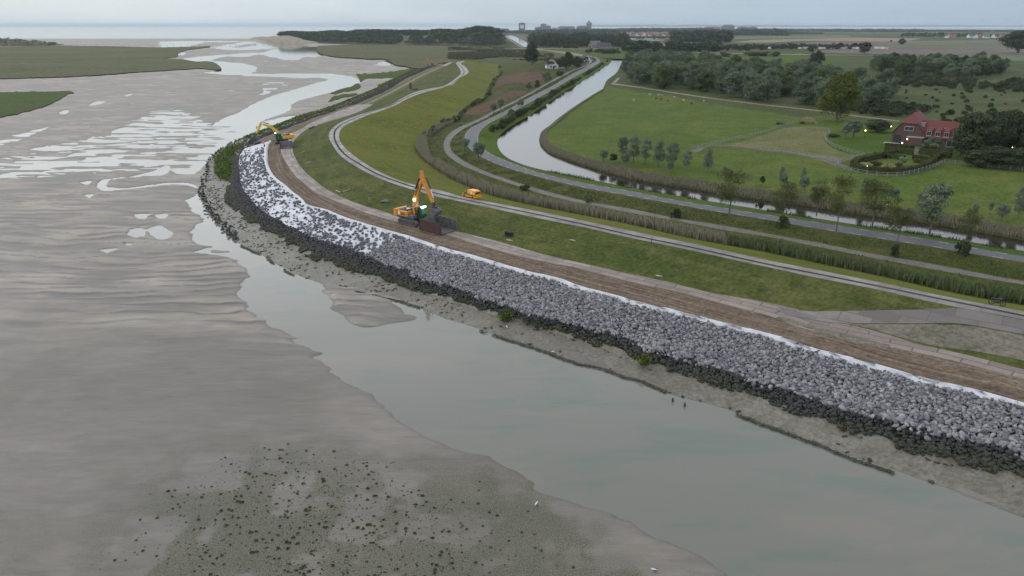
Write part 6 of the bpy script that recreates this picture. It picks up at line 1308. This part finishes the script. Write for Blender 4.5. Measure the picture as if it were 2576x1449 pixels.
def mast(x, yb, hpx, r, lb, nm='mast', crane=False):
    p = V(x, yb, 2); k = F / p.length; h_ = hpx / k; e = empty(nm, p, 0, lb, 'crane' if crane else 'mast'); b = MB(); b.tube([(0, 0, 0), (0, 0, h_ * .5), (0, 0, h_)], [r, r * .8, r * .5], 6); b.build('pole', M['steel'], e)
    b = MB(); 
    if crane: b.tube([(-8, 0, h_ * .62), (52, 0, h_ * .62)], .5, 4); b.tube([(0, 0, h_ * .9), (30, 0, h_ * .62)], .2, 4)
    else: b.tube([(0, 0, h_ * .92), (0, 0, h_ * .97)], r * 1.6, 8)
    b.build('jib' if crane else 'antenna', M['steel'], e)
mast(1325, 80, 28, .7, 'thin tower crane standing right of the tall tower block', 'tower_crane', True)
mast(1692, 77, 18, .9, 'slender lone mast on the skyline above the village')
# village of red-roofed houses: a few prototypes copied
vh = [house(1600, 88, 8, 11, 3.4, 8.2, 0, M['whitewall'], M['redroof'], 'x', windows=False, name='village_house'), house(1600, 88, 9, 12, 3.4, 8.0, 0, M['brickp'], M['redroof'], 'x', windows=False, name='village_house'), house(1600, 88, 8, 12, 3.6, 8.5, 0, M['whitewall'], M['greyroof'], 'x', windows=False, name='village_house')]
for v_ in vh: v_['_free'] = 1
k_ = 0
for x in np.arange(1545, 1765, 5.2):
    for y in ((84.5, 87.2, 90.2) if 1600 < x < 1712 else (84.5, 86.6)):
        if y > 88 and x > 1690: continue
        put(vh[int(rng.choice([0, 1, 1, 2]))], P(x + rng.uniform(-2, 2), y + rng.uniform(-.4, .4), 2), 1.0, rng.uniform(0, 3.1), 'red- or grey-roofed holiday house of the far village between tree belts', 'house', 'houses of the far village')
cb = MB(); cb.box(-5, 5, -1.8, 1.8, .3, 2.6); e = empty('mobile_home', (0, 0, 0)); cb.build('body', M['whitewall'], e); cb = MB(); cb.prism([(-5.2, 2.6), (5.2, 2.6), (5.0, 3.0), (-5.0, 3.0)], -2, 2); cb.build('roof', M['frame'], e); cb = MB(); [cb.box(-4 + k * 3, -2.6 + k * 3, -1.86, -1.79, 1.2, 2.0) for k in range(3)]; cb.build('window', M['glass'], e); reg(e); e['_free'] = 1
for i in range(46):
    x = rng.uniform(1572, 1772); y = rng.choice([98.5, 100.5, 102.8]) + rng.uniform(-.3, .3)
    if x > 1700: y = 103
    put(e, P(x, y, 2), rng.uniform(.8, 1.2), rng.uniform(-.6, .6), 'white mobile home on the camping ground beyond the mid tree belt', 'mobile home', 'mobile homes on the camping ground')
for i, x in enumerate([1934,1940,2012,2022,2030,2068,2090,2105,2114,2130,2148,2158,2208,2216,2226]): put(e, P(x, 122.5 + (i % 3) * .5, 2.4), 1.1, i * .7, 'white mobile home among small trees in the middle of the fields', 'mobile home', 'mobile homes among trees in the fields')
for i, x in enumerate([2384,2396,2440,2454,2462,2480,2500,2518,2530,2548]): put(vh[i % 3], P(x, 95 + (i % 2), 2.3), 1.4, i * .9, 'small farm house of the distant row at the upper right', 'house', 'farm houses of the distant row')
house(1690, 104, 14, 40, 3, 8, R(80), M['brickp'], M['redroof'], 'long brown-roofed farm shed right of the camping ground', 'barn'); house(1722, 104, 12, 18, 3, 9, R(60), M['brickp'], M['redroof'], 'shorter red-roofed barn beside the long farm shed', 'barn')
# ------------------------------------------------------------ tree belts in the middle distance
mid = [treeproto('tree', 13, 12, 1500, .95, M['leaf_dark'], 201 + i, 16, .03, 'round', .02) for i in range(4)] + [treeproto('tree', 13, 12, 1500, .95, M['leaf_olive'], 221 + i, 16, .03, 'round', .02) for i in range(2)]
def belt(x0, x1, y0, y1, yt, n, lb, grp, hv=.2):
    for i in range(n):
        x = x0 + (x1 - x0) * (i + rng.uniform(-.3, .3)) / n; y = rng.uniform(y0, y1); p = P(x, y, 2); k = F / math.hypot(p[1], 38); h_ = max(4, (y - yt) / k * rng.uniform(1 - hv, 1 + hv * .5)); s = h_ / 13
        put(mid[int(rng.integers(6))], p, (max(s, .6) * rng.uniform(.9, 1.3),) * 2 + (s,), rng.uniform(0, 6), lb, 'tree', grp)
belt(1345, 1580, 113, 119, 91, 44, 'dark tree in the belt behind the brick barn-like house', 'trees behind the brick house')
belt(1335, 1580, 103, 108, 84, 36, 'dark tree in the second belt below the skyline hotels', 'trees below the skyline hotels')
belt(1575, 1664, 126, 131, 104, 18, 'dark tree in the rounded clump left of the pale dike road', 'trees of the left rounded clump')
belt(1680, 1812, 128, 133, 108, 24, 'dark tree in the row along the pale dike road, middle', 'trees of the middle roadside row')
belt(1690, 1835, 103, 107, 80, 30, 'dark tree in the belt right of the camping ground', 'trees right of the camping ground')
belt(1812, 1934, 122, 128, 112, 22, 'small tree in the row between pale dike road and fields', 'small trees of the field row')
belt(1934, 2170, 121, 124.5, 110, 34, 'small tree along the mobile homes in the fields', 'small trees at the field camping')
belt(1575, 1680, 95.5, 97, 91, 22, 'small dark tree in the hedge above the camping ground', 'hedge above the camping ground')
belt(2270, 2475, 90, 93.5, 83, 34, 'tree in the far dark row at the upper right', 'trees of the far upper right row')
belt(2475, 2640, 92, 96, 86, 18, 'tree in the thin far row at the right edge', 'trees of the thin far row')
belt(1480, 1560, 128, 133, 122, 10, 'low bush in front of the brick barn-like house', 'bushes before the brick house')
for q in [(drk, 2176, 136, 110, 30, 'lone leaning tree in front of the field camping'), (drk, 2039, 133, 116, 17, 'single dark round tree in front of the mobile homes'), (drk, 2268, 113, 99, 18, 'solitary round tree in the far brown fields'), (drk, 2241, 106, 101, 5, 'tiny distant tree left of the solitary round one')]: tree_at(*q)
for i, (x, y, w_) in enumerate([(1425,122,26),(1445,122,26),(1523,135,36),(1545,135,30),(1823,143,34),(1890,141,40),(1920,141,44),(1950,142,30)]): tree_at(lowb if i % 2 else lowr_, x, y, y - 9, w_, ['dark hedge block in the grass before the barn, left', 'dark hedge block in the grass before the barn, right', 'reddish thicket in the grass, left half', 'reddish thicket in the grass, right half', 'dark flat thicket behind the wood', 'long dark thicket left part in the far grass', 'long dark thicket middle part in the far grass', 'long dark thicket right end in the far grass'][i], 'bush')
# far-off woods that read as one mass
def woodmass(name, spots, lb, mat, leaf=2.6, per=55):
    C, S_ = [], []
    for (x0, y0, x1, y1, yt0, yt1, n) in spots:
        for i in range(int(n * 2.3)):
            t = rng.random(); x = x0 + (x1 - x0) * t; y = y0 + (y1 - y0) * t; p = P(x, y, 1.5); k = F / math.hypot(p[1], 38); h_ = max(3, (y - (yt0 + (yt1 - yt0) * t)) / k * rng.uniform(.95, 1.45)); p = p + (0, rng.uniform(0, 160), 0)
            C.append(p); S_.append(h_)
    C = np.array(C); S_ = np.array(S_); n = len(C); i = np.repeat(np.arange(n), per); r = np.random.default_rng(1); d = r.normal(size=(n * per, 3)); d /= np.linalg.norm(d, axis=1)[:, None]; d[:, 2] = np.abs(d[:, 2])
    rad = np.stack([S_ * .8 + 3, S_ * .8 + 3, S_ * .95], -1); p = C[i] + d * rad[i] * (r.random((n * per, 1)) ** .15); v, f = cards(p, d, np.clip(S_[i] * .16, 1.2, leaf * 1.5), r, 1.2)
    b_ = r.random(n)[i] * .5 + r.random(n * per) * .5
    return tag(mesh_np(name, v, f, mat, attrs={'rnd': np.repeat(b_, 4)}), lb, 'wood', kind='stuff')
woodmass('distant_wood', [(1340, 90, 1560, 88, 79, 77, 150), (1560, 83.5, 1780, 83, 74, 73.5, 170), (1780, 88, 1980, 90, 77, 77, 120), (1900, 79, 2340, 81, 73.5, 75, 240), (2300, 80, 2800, 82, 75.5, 77, 200), (1250, 84, 1345, 86, 80, 78, 40), (1480, 79, 1800, 78.5, 73.5, 73, 150), (1960, 86, 2080, 86, 81, 82, 60)], 'distant dark woods stretching along the horizon behind town and fields', M['leaf_dark'])
# ------------------------------------------------------------ dunes
def dune(name, prof, mat, depth=340, z0=1.0, n=90, m=26, lb=None):
    """prof: list of (x, y of foot, y of top); a long ridge built behind the foot line"""
    pr = np.array(prof, float); xs = np.linspace(pr[0, 0], pr[-1, 0], n); yb = np.interp(xs, pr[:, 0], pr[:, 1]); yt = np.interp(xs, pr[:, 0], pr[:, 2]); v = []
    for i in range(n):
        a = P(xs[i], yb[i], z0); dist = math.hypot(a[0], a[1]); u = a[:2] / dist; dd = depth * (.35 + .65 * math.sin(math.pi * min(1, max(0, (i + 3) / (n + 5)))))
        # height so that the crest at 45% depth shows at yt
        rc = dist + dd * .45; dy_ = (724.5 - yt[i]) / F; dx_ = (xs[i] - 1288) / F; hc = max(2.0, CAMZ + rc * (-math.sin(PITCH) + dy_ * math.cos(PITCH)) / math.hypot(dx_, math.cos(PITCH) + dy_ * math.sin(PITCH)))
        for j in range(m):
            t = j / (m - 1); q = u * (dist + dd * t); h_ = z0 - .3 + (hc - z0) * math.sin(math.pi * min(1, t * 1.1)) ** .8 * (.72 + .56 * fbm(np.array([q[0] * .018]), np.array([q[1] * .012]), 5, 3)[0]) if 0 < j < m - 1 else z0 - 1.5
            v.append((q[0], q[1], h_))
    idx = np.arange(n * m).reshape(n, m); f = np.stack([idx[:-1, :-1], idx[1:, :-1], idx[1:, 1:], idx[:-1, 1:]], -1).reshape(-1, 4); v = np.array(v)
    return tag(mesh_np(name, v, f, mat, smooth=True), kind='structure'), v.reshape(n, m, 3)
M['scrubground'] = ground('dune_scrub_ground', [(.09, .09, .055), (.06, .07, .04), (.14, .125, .09), (.3, .26, .2)], scales=(.01, .03, .2), bump=0)
M['palesand'] = ground('dune_sand', [(.3, .27, .22), (.34, .3, .25), (.24, .22, .17), (.12, .12, .08)], scales=(.01, .04, .3), bump=0)
_, dv = dune('dune_hill', [(700, 105, 92), (720, 106, 84), (780, 107, 82), (900, 112, 80), (960, 113, 78), (1060, 114, 79.5), (1150, 115, 77), (1185, 116, 73.5), (1230, 117, 74.5), (1262, 114, 82), (1270, 106, 92)], M['scrubground'])
def dunescrub(dv, lb, mat, n, seed, lo=.0, hi=.75, thr=.38, sc=1.):
    r = np.random.default_rng(seed); a, b_, _ = dv.shape; i = r.integers(2, a - 2, n); j = (r.uniform(lo, hi, n) * (b_ - 1)).astype(int); C = dv[i, j] + r.normal(size=(n, 3)) * (6, 6, .3)
    k = fbm(C[:, 0] * .02, C[:, 1] * .015, 8, 3) > thr; C = C[k]; C = C[C[:, 2] > 1.2]; S_ = r.uniform(2.0, 5.5, len(C)) * sc; per = 60; ii = np.repeat(np.arange(len(C)), per); d = r.normal(size=(len(ii), 3)); d /= np.linalg.norm(d, axis=1)[:, None]; d[:, 2] = np.abs(d[:, 2])
    p = C[ii] + d * np.stack([S_, S_, S_ * .8], -1)[ii] * (r.random((len(ii), 1)) ** .2); v, f = cards(p, d, np.full(len(p), 1.15 * sc), r, 1.2); rb = r.random(len(C))[ii] * .6 + r.random(len(ii)) * .4
    return tag(mesh_np('dune_scrub', v, f, mat, attrs={'rnd': np.repeat(rb, 4)}), lb, 'scrub', kind='stuff')
dunescrub(dv, 'dark scrub and low trees covering the long dune ridge on the horizon', M['leaf_dark'], 5200, 1, 0, .7, .22)
dunescrub(dv, 'paler grey-green scrub patches on the dune ridge', M['leaf_silver'], 900, 2, 0, .7, .5)
dune('sand_dune', [(628, 98, 96), (645, 99, 93), (680, 104, 92), (700, 107, 88), (730, 108, 90), (770, 109, 101), (800, 109, 106)], M['palesand'], 160, lb='x')
_, dv2 = dune('dune_hill', [(-300, 115, 96), (-60, 115, 98), (10, 116, 99), (40, 115, 100), (60, 115, 101), (100, 115, 105), (140, 113.5, 109), (160, 112, 111)], M['scrubground'], 200)
dunescrub(dv2, 'low grey scrub on the small dune at the left horizon', M['leaf_olive'], 300, 3, 0, .6, .45, .7)
i_ = np.linspace(0, 1, 1)
# right of the ridge: rough dune slack with dark scrub patches between marsh and far canal
C = [];
for _k in range(5000):
    x, y = rng.uniform(1130, 1420), rng.uniform(118, 152)
    q = P(x, y, 2)
    if x < 1290 + (y - 118) * 4 and fbm(np.array([q[0] * .012]), np.array([q[1] * .006]), 9, 3)[0] > .5: C.append(q)
C = np.array(C)[:1300]; r = np.random.default_rng(2); per = 36; ii = np.repeat(np.arange(len(C)), per); d = r.normal(size=(len(ii), 3)); d /= np.linalg.norm(d, axis=1)[:, None]; d[:, 2] = np.abs(d[:, 2]); p = C[ii] + d * (2.6, 2.6, 1.3)
v, f = cards(p, d, np.full(len(p), .8), r, 1.2); tag(mesh_np('dune_scrub', v, f, M['leaf_brown'], attrs={'rnd': np.repeat(r.random(len(p)), 4)}), 'brownish low scrub on rough ground left of the far canal', 'scrub', kind='stuff')
# beach posts
for i in range(34):
    x = 180 + i * 16 + rng.uniform(-3, 3); y = 116.5 - .5 + .9 * (i % 2) * .3 - i * .03
    b = MB(); b.tube([(0, 0, -.5), (0, 0, 1.4), (0, 0, 2.6)], .28, 6)
    if i == 0: bp0 = b.build('beach_post', M['darkwood'])
    o = bp0 if i == 0 else dup(bp0)
    o.location = P(x, y - 1.2, .2); tag(o, 'thin dark post of the long row at the beach far left', 'post', 'row of posts on the far beach')
# surf line and far shore
b = MB()
for (x0, x1, y) in [(150, 640, 106.5), (230, 560, 105.2), (300, 640, 103.6), (480, 640, 101.5)]:
    q = crs([(x0, y + 1.2), ((x0 + x1) / 2, y), (x1, y - 1.5)], 6); a = P(q[:, 0], q[:, 1], .06); c = P(q[:, 0], q[:, 1] - .35 - .25 * vnoise(q[:, 0] * .11, q[:, 1] * 3, 3), .06); n = len(a); b.add(list(a) + list(c), [(i, i + 1, n + i + 1, n + i) for i in range(n - 1)])
tag(b.build('surf', flat('foam', (.6, .63, .64), .8)), 'thin white surf lines along the beach at the left horizon', 'surf', kind='stuff')
a = P(np.linspace(1480, 2700, 60), np.full(60, 67.0), 0); v = np.vstack([a, a + np.stack([np.zeros(60), np.zeros(60), 30 + 45 * vnoise(np.arange(60) * .6, np.zeros(60), 4)], -1), a + (0, 900, 0)]); ii = np.arange(59)
tag(mesh_np('far_shore', v, np.vstack([np.stack([ii, ii + 1, ii + 61, ii + 60], -1), np.stack([ii + 60, ii + 61, ii + 121, ii + 120], -1)]), M['scrubground']), kind='structure')
# ------------------------------------------------------------ haze: the air between here and the horizon
b = MB(); b.box(-45000, 45000, -420, 95000, -4.0, 95)
hz = b.build('haze', None); m_ = bpy.data.materials.new('haze'); m_.use_nodes = True; nt = m_.node_tree; nt.nodes.clear()
pv = nt.nodes.new('ShaderNodeVolumePrincipled'); pv.inputs['Color'].default_value = (.72, .84, .95, 1); pv.inputs['Density'].default_value = .00005; pv.inputs['Anisotropy'].default_value = .2
ou = nt.nodes.new('ShaderNodeOutputMaterial'); nt.links.new(pv.outputs[0], ou.inputs['Volume']); hz.data.materials.append(m_); tag(hz, 'thin pale sea haze', 'haze', kind='stuff')
# only the trees that show largest stay things of their own; all others become one mass
trees = [o for o in COL.objects if o.get('category') == 'tree' and not o.get('_free')]
def shown(o):
    c = [x for x in KIDS.get(o.name, ()) if x.name.startswith('crown')]
    return (o.scale[0] * o.scale[2]) ** .5 * (PH.get('x', 0) + c[0].dimensions[2] if c else 1) / math.hypot(o.location.x, o.location.y) if c else 0
KIDS = {}
for o in COL.objects:
    if o.parent: KIDS.setdefault(o.parent.name, []).append(o)
for m0 in KIDS: pass
def csize(o):
    c = [x for x in KIDS.get(o.name, ()) if x.name.startswith('crown')]
    if not c: return 0
    if c[0].data.name not in CS: a = np.zeros(len(c[0].data.vertices) * 3, np.float32); c[0].data.vertices.foreach_get('co', a); CS[c[0].data.name] = a.reshape(-1, 3)
    return CS[c[0].data.name][:, 2].max() * o.scale[2] / math.hypot(o.location.x, o.location.y)
CS = {}
trees.sort(key=lambda o: -csize(o))
VV, AA = [], []; n0 = 0; gone = []; r = np.random.default_rng(8)
for o in trees[290:]:
    c = [x for x in KIDS[o.name] if x.name.startswith('crown')][0]; q = CS[c.data.name].reshape(-1, 4, 3); ra = np.zeros(len(q) * 4, np.float32); c.data.attributes['rnd'].data.foreach_get('value', ra)
    k = len(q) // 1100 if len(q) > 1100 else 1; sl_ = r.integers(0, k) if k > 1 else 0; q = q[sl_::k]; ra = ra.reshape(-1, 4)[sl_::k]; cen = q.mean(1, keepdims=True); q = cen + (q - cen) * (k ** .5)
    cz, sz_ = math.cos(o.rotation_euler.z), math.sin(o.rotation_euler.z); q = q * np.array(o.scale[:]); q = q @ np.array([[cz, sz_, 0], [-sz_, cz, 0], [0, 0, 1]]) + np.array(o.location[:])
    s_ = bool(c.data.materials[0] is M['leaf_silver']); VV.append((q.reshape(-1, 3), ra.ravel() * .8 + .2 * r.random(), s_)); gone.append(o)
mats_ = [M['leaf_dark'], M['leaf_silver']]
V_ = np.vstack([q[0] for q in VV]); A_ = np.concatenate([q[1] for q in VV]); I_ = np.concatenate([np.full(len(q[0]) // 4, int(q[2])) for q in VV])
tag(mesh_np('tree_mass', V_, np.arange(len(V_)).reshape(-1, 4), mats_, attrs={'rnd': A_}, mi=I_), 'many small distant trees of the tree belts and hidden rows of the woods', 'trees', kind='stuff')
for o in gone:
    for c in KIDS[o.name]: bpy.data.objects.remove(c)
    bpy.data.objects.remove(o)
# prototypes that were never placed are removed
for o in list(COL.objects):
    if o.get('_free'):
        for c in [x for x in COL.objects if x.parent == o]: bpy.data.objects.remove(c)
        bpy.data.objects.remove(o)
for me in list(bpy.data.meshes):
    if me.users == 0: bpy.data.meshes.remove(me)
